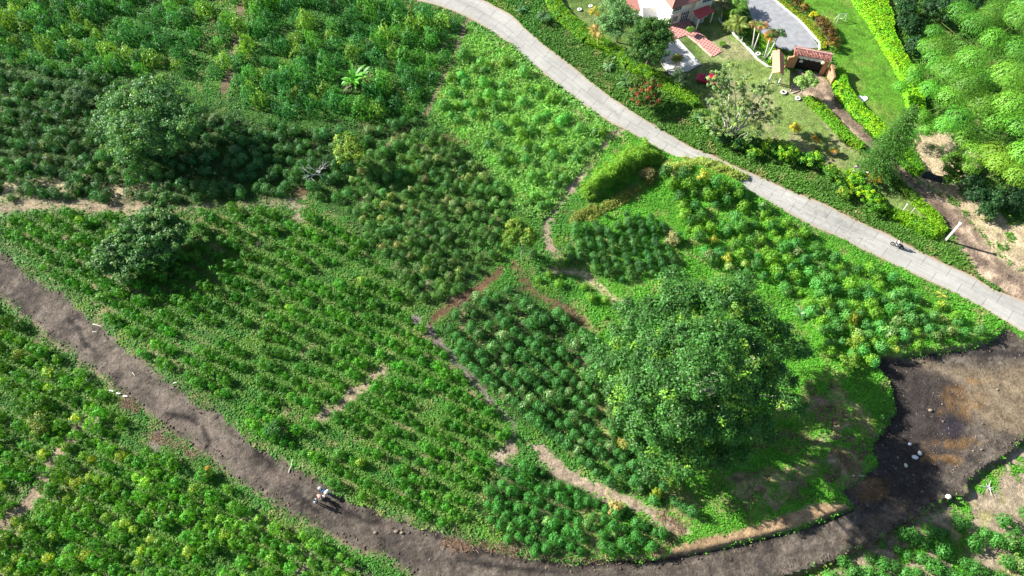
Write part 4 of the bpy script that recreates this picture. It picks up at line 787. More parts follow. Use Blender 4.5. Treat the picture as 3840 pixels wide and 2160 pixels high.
hedge('low trimmed yellow hedge curving along the white driveway kerb', [(1956,0),(1990,28),(2021,53),(2052,86),(2069,108),(2070,126)], [13,14,15,15,15,12], .45, (.40,.52,.008), 69, L=.18, W=.1, rough_=.05)
hedge('narrow bright hedge between the thin palms and the driveway', [(1893,84),(1918,104),(1934,122),(1940,160)], [14,22,24,16], .8, (.19,.48,.010), 70)
def shrub(name, label, u_, v_, ru, h, col, seed, ycol=None, yel=.3, cat='shrub', group=None, L=.26, W=.15, dens=1.2):
    z0 = gz(u_, v_); rx = ru/ppm(v_, z0); B = at(u_, v_+ru*.35, z0); t = MB(); r = random.Random(seed); o = empty(name, B, label, cat, group)
    Q, C_, tips = crown_leaves([(np.array((0, 0, h*.55)), rx*.85, h*.5)], dens, min(.45, rx*.4), L, W, col, seed, yel, ycol)
    for i in range(6): limb(t, (0, 0, -.05), tips[r.randrange(len(tips))], .04, .015, i, 3)
    t.build('stems', BARK, o); link('foliage', quadmesh('foliage', Q, C_), LEAF, o); return o
CR = (.13,.085,.022); CY = (.30,.24,.03)
for i, (u_, v_, ru, lb) in enumerate([(1998,6,22,'red-brown croton shrub at the top edge beside the driveway hedge'),(2018,28,15,'small pinkish croton shrub, second from the top edge'),(2065,62,26,'large bronze and yellow croton shrub, topmost of the three touching ones'),(2079,85,23,'orange croton shrub in the middle of the three touching ones'),(2085,111,22,'dark bronze croton shrub nearest the gate roof')]):
    shrub('croton_shrub', lb, u_, v_, ru, 1.6, CR, 80+i, CY, .38, group='croton shrubs along the driveway hedge', L=.24, W=.11)
shrub('shrub', 'small bright yellow shrub between the croton shrubs', 2043, 42, 11, 1.1, (.42,.46,.02), 86)
for i, (u_, v_, ru, h, c, yc, lb) in enumerate([
 (1757,296,26,1.8,(.10,.19,.05),(.2,.27,.05),'grey-green roadside shrub just right of the red-flowered tree'),
 (1790,318,24,1.8,(.13,.22,.04),(.24,.30,.05),'pale leafy shrub under the left side of the sparse tree'),
 (1815,352,26,1.8,(.04,.11,.03),(.14,.24,.03),'dark green shrub at the foot of the sparse tree'),
 (1852,368,24,1.6,(.05,.13,.03),(.2,.3,.03),'dark shrub with bright tips right of the sparse tree trunks'),
 (1880,358,20,1.5,(.06,.13,.03),(.24,.32,.03),'small mixed green shrub on the lawn side of the verge'),
 (1892,384,24,1.5,(.08,.19,.02),(.26,.36,.02),'green shrub directly above the road bend with the rusty edge'),
 (1931,370,30,1.9,(.07,.17,.02),(.28,.38,.02),'dense green shrub left of the large yellow roadside shrub'),
 (1970,384,38,2.3,(.12,.27,.014),(.32,.42,.014),'large yellow-green roadside shrub facing the shadowed road'),
 (2008,402,26,1.7,(.05,.15,.015),(.16,.28,.02),'dark green roadside shrub right of the large yellow one'),
 (2040,404,30,1.9,(.06,.17,.015),(.22,.34,.02),'dark green rounded roadside shrub below the potted palm'),
 (2084,440,30,2.0,(.09,.22,.014),(.30,.42,.014),'yellow-tipped roadside shrub left of the people in the garden'),
 (2108,468,22,1.5,(.05,.15,.02),(.18,.30,.02),'small dark roadside shrub below the yellow-tipped one'),
 (2139,452,34,2.1,(.12,.27,.014),(.34,.44,.014),'bright shrub hiding the legs of the person in blue'),
 (2120,488,24,1.4,(.14,.24,.02),(.32,.34,.03),'ochre-tinged low shrub on the road verge'),
 (2168,488,30,1.9,(.12,.28,.012),(.34,.45,.012),'bright yellow-green shrub below the grey bench'),
 (2196,514,34,2.1,(.11,.27,.012),(.32,.44,.012),'large yellow-green shrub at the lower end of the garden lawn')]):
    shrub('roadside_shrub', lb, u_, v_, ru*.95, h, (c[0]*.8, c[1]*1.12, c[2]), 120+i, (yc[0]*.85, yc[1]*1.15, yc[2]), .35, group='shrubs along the garden side of the road')
for i, (u_, v_, ru, h, c, yc, lb) in enumerate([
 (600,40,16,1.2,(.20,.20,.05),None,''),(745,238,20,1.5,(.16,.28,.04),(.2,.32,.04),'rounded lime-green shrub left of the large banana plant'),
 (700,575,16,1.1,(.10,.26,.03),None,'bright green round shrub in the middle of the young coffee rows'),(697,1078,32,1.6,(.055,.20,.035),None,'large round deep green shrub above the dirt road'),
 (112,1062,34,1.7,(.14,.26,.03),(.28,.36,.06),'pale yellow-green shrub in the field below the dirt road'),(525,1188,15,1.0,(.30,.26,.03),(.38,.24,.03),'round ochre shrub on the lower edge of the dirt road'),
 (1628,440,20,1.4,(.26,.25,.10),(.3,.25,.15),'dry beige round shrub at the ridge beside the tall grass'),(1690,600,20,1.3,(.28,.30,.12),None,'pale cream shrub at the end of the coffee columns'),
 (2138,800,22,1.4,(.30,.36,.03),None,'yellow shrub between coffee bushes right of the huge tree'),(2150,860,28,1.5,(.18,.32,.025),None,'bright green shrub above the corner of the bare soil'),
 (2130,905,32,1.6,(.13,.28,.025),None,'tall bright green shrub nearest the corner of bare soil'),(2215,1050,16,.8,(.07,.24,.03),None,'low vivid green patch shrub touching the dark soil'),
 (1565,1115,16,1.4,(.30,.36,.06),(.42,.40,.10),'cream-topped shrub at the lower left foot of the huge tree'),(1545,1275,20,1.4,(.42,.40,.14),None,'cream-flowered bush at the upper edge of the block by the footpath'),
 (1690,1210,22,1.3,(.12,.30,.02),None,'bright feathery shrub right of the coffee rows near the footpath'),(1650,1240,18,1.2,(.24,.34,.03),None,'yellowish star-shaped shrub near the footpath')]):
    if lb: shrub('wild_shrub', lb, u_, v_, ru, h, c, 150+i, yc, .4, L=.22, W=.12)
# tall bright grass beside the road
def grass_clump(label, poly, h, col, seed, n, name='tall_grass', pk=None):
    p = np.array(poly, float); r = np.random.default_rng(seed); lo = p.min(0); hi = p.max(0); P = r.uniform(lo, hi, (n, 2)); P = P[sdist(P[:, 0], P[:, 1], poly)+26*(vnoise(*atn(P[:, 0], P[:, 1]), 1.3, seed+4)-.35) < 0]
    z0 = hgt(P[:, 0], P[:, 1]); X0, Y0 = atn(P[:, 0], P[:, 1], z0); e = sm(2, 26, -sdist(P[:, 0], P[:, 1], poly)); P = P; hh = h*(.35+.65*e)*(.30+1.1*fbm(X0, Y0, 1.7, seed)+.7*(vnoise(X0, Y0, .55, seed+9)-.4)); hh = np.maximum(hh, .15)
    az = r.uniform(0, 6.283, len(P)); b = np.stack([X0, Y0, z0+hh*r.uniform(.45, 1.0, len(P))], 1); dv = np.stack([np.cos(az), np.sin(az), r.uniform(-.6, .7, len(P))], 1); Q = leaves(b+dv*.2, unit(dv*.5+np.array((0, 0, 1.))), .55, .11, dv, .5, r)
    b2 = np.stack([X0, Y0, z0+hh*.45], 1); k = r.random(len(P)) < .5; Q2 = leaves(b2[k], unit(dv[k]), hh[k], .08, np.tile([0, 0, 1.], (int(k.sum()), 1)), .4, r)
    C_ = cvar(col, len(Q)+len(Q2), .25, r); C_[:len(Q)] *= (.75+.5*fbm(X0, Y0, 1.5, seed+3))[:, None]
    o = link(name, quadmesh(name, np.concatenate([Q, Q2]), C_), GRASSM); tag(o, label, 'grass', kind='stuff')
grass_clump('dense mass of tall yellow-green grass between the pale field and the concrete road', TALLG, 2.0, (.15,.33,.028), 90, 24000)
grass_clump('tall pale seeding grass along the ridge under the concrete road', [(1640,430),(1690,405),(1720,398),(1800,402),(1860,424),(1880,450),(1850,462),(1780,440),(1700,440),(1650,455)], 1.3, (.26,.36,.08), 91, 7000)
grass_clump('pale yellow-green meadow grass in wind-blown tufts left of the concrete road', PALE, .75, (.26,.54,.12), 93, 26000)
grass_clump('pale dry grass on the crest left of the ridge', [(1430,540),(1500,510),(1580,470),(1640,440),(1650,470),(1600,500),(1560,520),(1480,555),(1440,570)], .8, (.27,.34,.07), 92, 9000)
# ------------------------------------------------------------------ bamboo and the wood at the right edge
def bamboo(label, base, heads, seed, col=(.105,.34,.034)):
    B = gp(*base); t = empty('bamboo_clump', B, label, 'bamboo', 'bamboo clumps at the right edge'); r = np.random.default_rng(seed); mb = MB(); QQ = []; CC = []
    for i, (u_, v_, zc, ru) in enumerate(heads):
        c = np.array(at(u_, v_, zc)-B); rx = ru/ppm(v_, zc); b = Vector((r.uniform(-1, 1), r.uniform(-1, 1), 0)); top = Vector(c)+Vector((0, 0, rx*.6)); mid = Vector((b.x*.8+top.x*.35, b.y*.8+top.y*.35, top.z*.72)); mb.tube([b, mid, top], [.07, .05, .02], 5)
        rx *= 1.0; n = int(620*rx); d_ = unit(r.normal(0, 1, (n, 3))); d_[:, 2] = np.where(d_[:, 2] < -.15, -d_[:, 2], d_[:, 2])
        # feathered tiers: fingers radiating from the top and hanging
        az = np.arctan2(d_[:, 1], d_[:, 0]); fing = 1+.07*np.cos(az*9+i)+.05*np.cos(az*15+2*i)
        p = d_*np.array((rx, rx, rx*.75))*fing[:, None]*(r.random((n, 1))**.16); p[:, 2] += rx*.15
        c = c+np.array((0, 0, r.uniform(-2.2, 2.0))); al = np.stack([np.cos(az), np.sin(az), np.full(n, -.7)], 1); QQ.append(leaves(c+p, unit(d_*1.0+np.array((0, 0, .15))), .27, .10, al, .18, r))
        CC.append(cvar(np.array(col)*r.uniform(.7, 1.3)*np.array((r.uniform(.8, 1.35), 1, 1)), n, .25, r))
    mb.build('culms', plain('bamboo_culm', (.20,.27,.06), .5), t, smooth=True); link('foliage', quadmesh('foliage', np.concatenate(QQ), np.concatenate(CC)), LEAF, t)
bamboo('upper bamboo clump with pale feathery plumes touching the dark wood', (2430,200), [(2370,110,9,40),(2400,60,10,36),(2440,90,11,42),(2350,160,7,38),(2400,170,10,48),(2450,150,12,46),(2380,215,8,42),(2430,225,11,46),(2335,115,6,28),(2480,60,11,40),(2360,70,8,26),(2340,200,6,30)], 1)
bamboo('bamboo clump in the upper right corner of the picture', (2550,110), [(2520,30,12,46),(2490,0,10,46),(2560,60,13,46),(2510,100,12,44),(2560,130,12,44),(2590,10,13,44),(2480,120,11,34)], 2)
bamboo('middle bamboo clump leaning left over the yellow hedge', (2400,290), [(2300,200,4.5,26),(2270,212,3.5,20),(2330,240,6,30),(2375,270,7,38),(2420,290,9,42),(2315,165,5,24),(2325,290,4.5,26),(2305,318,3.5,26),(2340,318,4,24),(2385,310,6,32)], 3, (.095,.34,.034))
bamboo('large bamboo clump at the middle of the right edge', (2520,300), [(2470,200,11,46),(2520,210,12,46),(2480,260,11,44),(2540,270,12,46),(2580,200,13,44),(2500,310,9,42),(2560,330,10,44),(2450,330,7,34)], 4, (.115,.35,.034))
bamboo('lowest bamboo clump overhanging the dark undergrowth', (2530,450), [(2470,370,7,40),(2520,380,9,46),(2570,400,10,44),(2500,430,7,38),(2555,450,8,40),(2450,410,5,28)], 5, (.14,.36,.032))
DKL = [((2330,15,2.0,36),(2360,25)),((2380,20,3,40),(2400,40)),((2290,60,1.2,40),(2300,75)),((2310,120,1.2,36),(2315,135)),((2440,10,4,40),(2460,40)),((2275,20,1.5,30),(2280,30))]
for i, (lo_, bs_) in enumerate(DKL):
    tree('dark_tree', ['dark palm-like tree at the top edge behind the yellow hedge','dark tree at the top edge beside the bamboo','dark green thicket tree just behind the yellow hedge','low dark green tree between yellow hedge and bamboo','dark tree behind the upper bamboo plumes','small dark tree at the top edge nearest the yellow hedge'][i], 'tree', [lo_], bs_, (.022,.085,.020), dens=1.1, cr=.7, L=.4, W=.16, seed=300+i, tr=.1, nl=5, group='dark trees behind the yellow hedge', bark=DARKBARK)
for i, (lo_, bs_, c, lb) in enumerate([([(2400,410,2.5,34),(2390,445,2,28)],(2405,450),(.09,.22,.02),'bright leafy tree at the left edge of the dark undergrowth'),
  ([(2440,450,2.2,36),(2460,490,1.6,34)],(2450,490),(.028,.10,.025),'dark tree under the overhanging bamboo'),([(2500,500,1.6,36),(2480,530,1.2,26)],(2495,525),(.035,.12,.03),'small dark tree beside the leaning white pole'),
  ([(2550,500,1.6,40)],(2555,520),(.02,.07,.02),'dark tree at the right edge below the bamboo'),([(2420,360,3,28),(2440,340,3.4,22)],(2425,390),(.05,.14,.03),'leafy tree between two bamboo clumps')]):
    tree('undergrowth_tree', lb, 'tree', lo_, bs_, c, dens=1.2, cr=.6, L=.34, W=.16, seed=320+i, tr=.08, nl=5, group='small trees under the bamboo')

# ------------------------------------------------------------------ kerbs, driveway, patio, slab
strip('driveway', [(1862,-60),(1870,-20),(1880,10),(1893,55),(1912,88),(1940,115),(1985,128)], [(1890,-60),(1928,-20),(1952,4),(1985,32),(2014,56),(2043,90),(2060,120)], plain('asphalt', (.27,.275,.285), .9, .22, 1.2), 60, .05)
def bar(name, pts, w, h, mat, label=None, cat=None, kind=None, wob=0.0, seed=0):
    P = [gp(*p) for p in pts]; mb = MB(); r = random.Random(seed); Q = []
    for i in range(len(P)-1):
        n = max(1, int((P[i+1]-P[i]).length/.5)) if wob else 1
        for k in range(n): Q.append(P[i].lerp(P[i+1], k/n))
    Q.append(P[-1]); vs = []
    for i, p in enumerate(Q):
        d_ = (Q[min(i+1, len(Q)-1)]-Q[max(i-1, 0)]).normalized(); s = Vector((-d_.y, d_.x, 0))*w/2*(1+r.uniform(-wob, wob)); hh = h*(1+r.uniform(-wob, wob)); z = Vector((0, 0, 1))
        vs += [p-s-z*.1, p+s-z*.1, p+s+z*hh, p-s+z*hh]
    fs = [(0, 1, 2, 3), tuple(len(vs)-4+k for k in (3, 2, 1, 0))]
    for i in range(len(Q)-1):
        b = i*4
        for k in range(4): fs.append((b+k, b+4+k, b+4+(k+1) % 4, b+(k+1) % 4))
    mb.add(vs, fs); o = mb.build(name, mat); tag(o, label, cat, None, kind); return o
bar('driveway_kerb', [(1935,-15),(1947.5,0),(1981,28),(2012,54),(2043,88.5),(2060,108),(2061,127)], .22, .22, WHITE, 'white painted kerb curving along the right side of the driveway', 'kerb')
bar('stone_edging', [(1808,47),(1811,55),(1820,61),(1830,68),(1839,79),(1850,92),(1866,107),(1880,122),(1892,134),(1902,147),(1915,157),(1931,168),(1941,170)], .24, .22, plain('white_stone', (.62,.59,.53), .9, .3, 8), 'curving edge of whitewashed stones between lawn and palm bed', 'edging', wob=.35, seed=3)
def tile_mat():
    m, nt, bs, N, Lk = nodes('red_tiles'); ge = N('ShaderNodeNewGeometry'); mp = N('ShaderNodeMapping'); mp.inputs['Rotation'].default_value = (0, 0, R(-52)); Lk(ge.outputs['Position'], mp.inputs[0])
    br = N('ShaderNodeTexBrick'); br.offset = 0; br.inputs['Color1'].default_value = (.34,.115,.10,1); br.inputs['Color2'].default_value = (.27,.09,.08,1); br.inputs['Mortar'].default_value = (.55,.32,.27,1)
    br.inputs['Scale'].default_value = 1; br.inputs['Mortar Size'].default_value = .07; br.inputs['Brick Width'].default_value = .5; br.inputs['Row Height'].default_value = .5; Lk(mp.outputs[0], br.inputs[0]); Lk(br.outputs[0], bs.inputs['Base Color']); bs.inputs['Roughness'].default_value = .75; return m
def slab(name, poly, z0, z1, mat, label=None, cat=None, kind=None):
    mb = MB(); mb.prism([tuple(at(*p))[:2] for p in poly], z0, z1); o = mb.build(name, mat); tag(o, label, cat, None, kind); return o
TILE = tile_mat()
slab('patio', [(1681,66),(1731,49),(1752,76),(1817,129),(1792,144.5),(1730,92),(1723,90),(1690,103)], -.1, .09, TILE, kind='structure')
bar('patio_edge_wall', [(1731,92),(1745,104),(1757,113),(1770,126),(1790,143)], .18, .24, plain('stucco_pink', (.60,.42,.34), .8), 'low stepped edging along the tiled walk', 'edging', wob=.4, seed=6)
slab('concrete_slab', [(1683,109),(1705,100),(1763,163),(1729,181),(1686,190),(1659,157)], -.1, .22, plain('pale_concrete', (.50,.49,.46), .85, .16, 2.0), kind='structure')
slab('terrace', [(1596,38),(1632,54),(1681,64),(1652,-40),(1590,-40)], -.1, .25, WHITE, kind='structure')
# ------------------------------------------------------------------ the house
def house():
    A = at(1682, 65); Bp = at(1734, 49); ex = (Bp-A).normalized(); ey = Vector((-ex.y, ex.x, 0)); rz = math.atan2(ex.y, ex.x)
    t = empty('house', A, 'two-storey white house with red tiled roof and barred windows at the top edge', 'house', None, rz); W_ = (Bp-A).length; D = 9.0; Hh = 4.3
    Wt = plain('house_wall', (.70,.68,.60), .8, .08); RT = roof_mat(); DG = plain('dark_glass', (.03,.05,.09), .15, .1)
    mb = MB(); mb.box((W_/2, D/2, Hh/2), (W_, D, Hh))
    P = at(1744, 28, 2.4); Q = at(1783, 12, 2.4); toL = lambda p: Vector(((p-A).dot(ex), (p-A).dot(ey), p.z)); p1 = toL(P); q1 = toL(Q)
    x0 = W_+.004; x1 = max(q1.x+.4, x0+3.2); yb = (p1.y+q1.y)/2; mb.box(((x0+x1)/2, yb+3.2, 2.45), (x1-x0, 6.4, 4.9)); mb.build('wall', Wt, t)
    tr = MB(); tr.box((W_/2-.1, -.06, 2.35), (W_+.5, .3, .16)); tr.box((x1-1.25, yb-.1, 3.25), (2.0, .22, .12)); tr.build('ledge', WHITE, t)
    # hipped roof with rolls
    def hip(x0, x1, y0, y1, z, rise, name):
        m = MB(); w = x1-x0; dd = y1-y0; k = min(w, dd)/2; c = [Vector((x0,y0,z)),Vector((x1,y0,z)),Vector((x1,y1,z)),Vector((x0,y1,z))]
        r0, r1 = (Vector(((x0+x1)/2, y0+k, z+rise)), Vector(((x0+x1)/2, y1-k, z+rise))) if dd >= w else (Vector((x0+k, (y0+y1)/2, z+rise)), Vector((x1-k, (y0+y1)/2, z+rise)))
        cb = [p-Vector((0,0,.14)) for p in c]
        if dd >= w: fs = [(0,1,4),(1,2,5,4),(2,3,5),(3,0,4,5)]
        else: fs = [(0,1,5,4),(1,2,5),(2,3,4,5),(3,0,4)]
        m.add(c+[r0, r1]+cb, fs+[(6,9,8,7),(0,6,7,1),(1,7,8,2),(2,8,9,3),(3,9,6,0)]); ro = m.build(name, RT, t)
        rc = MB()
        for a_ in (0, 1): rc.tube([c[a_]+Vector((0,0,.05)), r0+Vector((0,0,.05))] if dd >= w or a_ == 0 else [c[1]+Vector((0,0,.05)), r1+Vector((0,0,.05))], .1, 6)
        rc.tube([r0+Vector((0,0,.05)), r1+Vector((0,0,.05))], .1, 6); rc.build('ridge_cap', plain('ridge_tile', (.5,.2,.16), .8), ro)
    hip(-.75, W_+.55, -.75, D+.6, Hh, 1.9, 'roof'); hip(x0-.2, x1+.5, yb+.15, yb+7, 4.95, 1.3, 'roof')
    def win(cx, cz, w, h, y=-.03, name='window', facing='y', cols=4, rows=3):
        f = MB(); g_ = MB()
        for s in (-1, 1): f.box((cx+s*w/2, y, cz), (.07, .09, h+.07)); f.box((cx, y, cz+s*h/2), (w, .088, .07))
        for k in range(1, cols): f.box((cx-w/2+w*k/cols, y-.01, cz), (.03, .05, h))
        for k in range(1, rows): f.box((cx, y-.012, cz-h/2+h*k/rows), (w, .045, .03))
        g_.box((cx, y+.012, cz), (w, .04, h)); fo = f.build(name, WHITE, t); g_.build('pane', DG, fo)
    win(1.0, 3.35, 1.5, 1.15); win(.95, 1.15, 1.1, 1.1); win(x1-1.2, 4.0, 1.8, 1.3, yb-.03, cols=5)
    dr = MB(); dr.box((2.75, -.05, 1.02), (1.5, .08, 2.04)); do = dr.build('door', DG, t); db = MB()
    for k in range(5): db.box((2.0+1.5*k/4, -.11, 1.03), (.06, .04, 2.08))
    for k in range(4): db.box((2.75, -.112, .1+1.9*k/3), (1.5, .03, .05))
    db.build('door_frame', WHITE, do)
    # red awning over the porch with its posts
    c = [at(1744, 27.3, 2.5), at(1783, 11.7, 2.5), at(1797.5, 28.6, 2.3), at(1758.5, 48.2, 2.3)]; c = [toL(p) for p in c]
    aw = MB(); dn = Vector((0, 0, .09)); aw.add(c+[p-dn for p in c], [(0,1,2,3),(7,6,5,4),(0,4,5,1),(1,5,6,2),(2,6,7,3),(3,7,4,0)]); aw.build('awning', plain('red_roof_paint', (.52,.085,.085), .5, .08), t)
    for p in (c[2], c[3]): q = p.lerp((c[0]+c[1])/2, .07); m = MB(); m.box((q.x, q.y, q.z/2-.05), (.16, .16, q.z-.1)); m.build('post', WHITE, t)
    m = MB(); m.box((x0+1.0, yb-.5, 1.0), (1.6, .9, 2.0)); m.build('porch_wall', plain('blue_grey_paint', (.36,.42,.46), .6), t)
    # low side roof at the left
    s = MB(); s.add([toL(at(1565,-25,2.6)), toL(at(1597,-25,2.6)), toL(at(1611,26,2.2)), toL(at(1604,34,2.2)), toL(at(1572,6,2.3))], [(0,1,2,3,4)]); so_ = s.build('side_roof', RT, t); md = so_.modifiers.new('t', 'SOLIDIFY'); md.thickness = .12
    m = MB(); 
    for (a_, b_) in ((1598,30),(1576,8)): q = toL(at(a_, b_, 2.2)); m.box((q.x+.1, q.y+.2, 1.0), (.2, .2, 2.0))
    m.build('post', WHITE, t)
def roof_mat():
    m, nt, bs, N, Lk = nodes('roof_tiles'); tc = N('ShaderNodeTexCoord'); wv = N('ShaderNodeTexWave'); wv.bands_direction = 'X'; wv.inputs['Scale'].default_value = 1.5; wv.inputs['Distortion'].default_value = .3; Lk(tc.outputs['Object'], wv.inputs[0])
    cr = N('ShaderNodeValToRGB'); cr.color_ramp.elements[0].color = (.26,.085,.07,1); cr.color_ramp.elements[1].color = (.56,.25,.20,1); Lk(wv.outputs['Fac'], cr.inputs[0])
    no = N('ShaderNodeTexNoise'); no.inputs['Scale'].default_value = 2.5; Lk(tc.outputs['Object'], no.inputs[0]); mx = N('ShaderNodeMix'); mx.data_type = 'RGBA'; mx.blend_type = 'MULTIPLY'; mx.inputs['Factor'].default_value = .5; Lk(cr.outputs[0], mx.inputs['A']); Lk(no.outputs['Color'], mx.inputs['B'])
    Lk(cr.outputs[0], bs.inputs['Base Color']); bs.inputs['Roughness'].default_value = .8; b = N('ShaderNodeBump'); b.inputs['Strength'].default_value = .8; b.inputs['Distance'].default_value = .08; Lk(wv.outputs['Fac'], b.inputs['Height']); Lk(b.outputs[0], bs.inputs['Normal']); return m
house()
# ------------------------------------------------------------------ the gate with tiled roof, wing walls and orange canopy
def gate():
    A = at(1995.7, 171.5); B = at(2059.3, 183.5); ex = (B-A).normalized(); ey = Vector((-ex.y, ex.x, 0)); rz = math.atan2(ex.y, ex.x); W_ = (B-A).length
    t = empty('gateway', A, 'orange gateway with tiled roof over a closed black gate', 'gate', None, rz)
    OR = plain('orange_stucco', (.47,.24,.14), .85, .15, 2); toL = lambda p: Vector(((p-A).dot(ex), (p-A).dot(ey), p.z))
    for x_ in (-.38, W_+.38): m = MB(); m.box((x_, .2, 1.35), (.72, .9, 2.7)); m.build('pillar', OR, t, bevel=.03)
    m = MB(); m.box((W_/2, .25, 2.5), (W_-.01, .7, .36)); m.build('lintel', OR, t)
    d_ = MB(); d_.box((W_/2, .1, 1.16), (W_, .08, 2.3)); do = d_.build('gate_door', plain('black_steel', (.012,.012,.013), .5), t)
    for k in range(2): m = MB(); m.box((W_*(.25+.5*k), .04, 1.16), (W_/2-.2, .03, 2.1)); m.build('door_panel', plain('black_steel', (.012,.012,.013)), do)
    m = MB(); m.box((W_*.17, .02, 1.55), (.55, .03, .34)); m.add([Vector((W_*.17-.3, .01, 1.72)), Vector((W_*.17+.3, .01, 1.72)), Vector((W_*.17, .01, 1.9))], [(0,1,2)]); m.build('sign', WHITE, do)
    m = MB(); m.box((W_/2, -.35, .04), (W_+.6, .25, .06)); m.build('threshold', plain('grey_steel', (.35,.36,.38), .4), t)
    # roof: two slopes carried out as rows of barrel tiles
    el = toL(at(1996.8, 136, 2.75)); er = toL(at(2091.6, 155, 2.75)); x0 = el.x; x1 = er.x; y0 = (el.y+er.y)/2; yr = y0+.95; y2 = y0+1.9
    base = MB(); base.add([Vector((x0,y0,2.72)),Vector((x1,y0,2.72)),Vector((x1,yr,3.2)),Vector((x0,yr,3.2)),Vector((x1,y2,2.72)),Vector((x0,y2,2.72))], [(0,1,2,3),(3,2,4,5),(0,3,5),(1,4,2),(0,5,4,1)]); ro = base.build('roof', plain('roof_bed', (.30,.13,.10), .9), t)
    n = 25
    tl = MB(); 
    for i in range(n):
        x_ = x0+(x1-x0)*(i+.5)/n
        tl.tube([(x_, y0-.06, 2.74), (x_, yr, 3.24)], [.095, .085], 8); tl.tube([(x_, yr, 3.24), (x_, y2+.06, 2.74)], [.085, .095], 8)
    tl.build('barrel_tiles', tile_roll(), ro, smooth=True)
    rc = MB(); rc.tube([(x0-.05, yr, 3.3), (x1+.05, yr, 3.3)], .11, 8); rc.build('ridge_cap', plain('ridge_tile_pale', (.52,.34,.30), .8), ro)
    v_ = MB(); pts = []; N_ = 40
    for i in range(N_): 
        xa = W_*i/N_; xb = W_*(i+1)/N_; za = 2.33-.16*abs(math.sin(i*math.pi/8)); v_.add([Vector((xa,-.16,za)),Vector((xb,-.16,za)),Vector((xb,-.16,2.68)),Vector((xa,-.16,2.68)),Vector((xa,-.11,za)),Vector((xb,-.11,za)),Vector((xb,-.11,2.68)),Vector((xa,-.11,2.68))], [(0,1,2,3),(7,6,5,4),(0,4,5,1),(3,2,6,7)])
    v_.build('scalloped_trim', WHITE, t)
    # wing walls
    def wall(p0, p1, h0, h1, nm, w=.3):
        a, b = toL(p0), toL(p1); d1 = (b-a).normalized(); s = Vector((-d1.y, d1.x, 0))*w/2; m = MB()
        m.add([a-s, a+s, b+s, b-s, a-s+Vector((0,0,h0)), a+s+Vector((0,0,h0)), b+s+Vector((0,0,h1)), b-s+Vector((0,0,h1))], [(3,2,1,0),(4,5,6,7),(0,1,5,4),(1,2,6,5),(2,3,7,6),(3,0,4,7)]); m.build(nm, OR, t)
    wall(at(1972, 170), at(1987, 170), 2.2, 2.4, 'wing_wall'); wall(at(2077, 187), at(2091, 212), 2.5, 1.5, 'wing_wall')
    m = MB(); m.ball((W_-.25, -.45, 2.45), (.32, .25, .22), jit=.15); m.build('lamp_cover', plain('cream_plastic', (.62,.60,.38), .6), t)
def tile_roll():
    m, nt, bs, N, Lk = nodes('barrel_tile'); ge = N('ShaderNodeNewGeometry'); no = N('ShaderNodeTexNoise'); no.inputs['Scale'].default_value = 3.2; Lk(ge.outputs['Position'], no.inputs[0]); cr = N('ShaderNodeValToRGB'); e = cr.color_ramp.elements; e[0].position = .35; e[0].color = (.13,.045,.04,1); e[1].position = .65; e[1].color = (.50,.22,.17,1); Lk(no.outputs[0], cr.inputs[0]); Lk(cr.outputs[0], bs.inputs['Base Color']); bs.inputs['Roughness'].default_value = .85; return m
gate()
def canopy():
    C0 = at(1962, 182, 2.6); t = empty('gabled_canopy', Vector((C0.x, C0.y, 0)), 'smooth orange gabled canopy on posts left of the gateway', 'canopy'); L_ = lambda u_, v_, z: at(u_, v_, z)-Vector((C0.x, C0.y, 0))
    a = [L_(1944, 127, 2.15), L_(1961, 124, 2.6), L_(1972, 137, 2.1), L_(1942.6, 184.5, 2.15), L_(1962.4, 181, 2.6), L_(1972, 188, 2.1)]
    m = MB(); dn = Vector((0, 0, .12)); m.add(a+[p-dn for p in a], [(0,1,4,3),(1,2,5,4),(6,9,10,7),(7,10,11,8),(0,6,7,1),(1,7,8,2),(3,4,10,9),(4,5,11,10),(0,3,9,6),(2,8,11,5)]); m.build('roof', plain('orange_render', (.56,.27,.17), .8, .1), t)
    for p in (a[3], a[5], a[0], a[2]): q = p.lerp((a[1]+a[4])/2, .12); m = MB(); m.box((q.x, q.y, q.z/2-.1), (.18, .18, q.z-.15)); m.build('post', WHITE, t)
canopy()
# ------------------------------------------------------------------ small garden things and posts
def post(label, b, tp, w, name='post', mat=WHITE, cat='post', h=None, group=None):
    B = gp(*b); 
    # height that makes the upright reach the upper frame position
    best = min((abs(proj(B.x, B.y, B.z+k*.1)[1]-tp[1]), k*.1) for k in range(2, 80))[1]; hh = h or best; T = at(tp[0], tp[1], B.z+hh)-B
    m = MB(); m.tube([Vector((0, 0, -.2)), T], [w/2, w/2*.9], 4); m.tube([T-Vector((0,0,.02)), T+Vector((0,0,.05))], [w/2*1.25, w/2*1.2], 4); o = m.build(name, mat, None, B); tag(o, label, cat, group)
post('thick white gate post standing beside the dirt track', (2378,605), (2415,562), .42, 'gate_post')
post('thin white post on the lower garden lawn, left of two', (2268,534), (2282,514), .22, 'fence_post', group='white posts on the lower lawn')
post('thin white post on the lower garden lawn, right of two', (2288,538), (2301,524), .14, 'fence_post', group='white posts on the lower lawn')
post('long pale pole leaning out of the dark undergrowth', (2488,494), (2528,468), .14, 'pole', PALEBARK, 'pole')
post('short thin post by the dark mesh screen', (2352,432), (2359,420), .08, 'fence_post')
post('short white post on the stone edging beside the thin palms', (1866,106), (1868,93), .22, 'bollard')
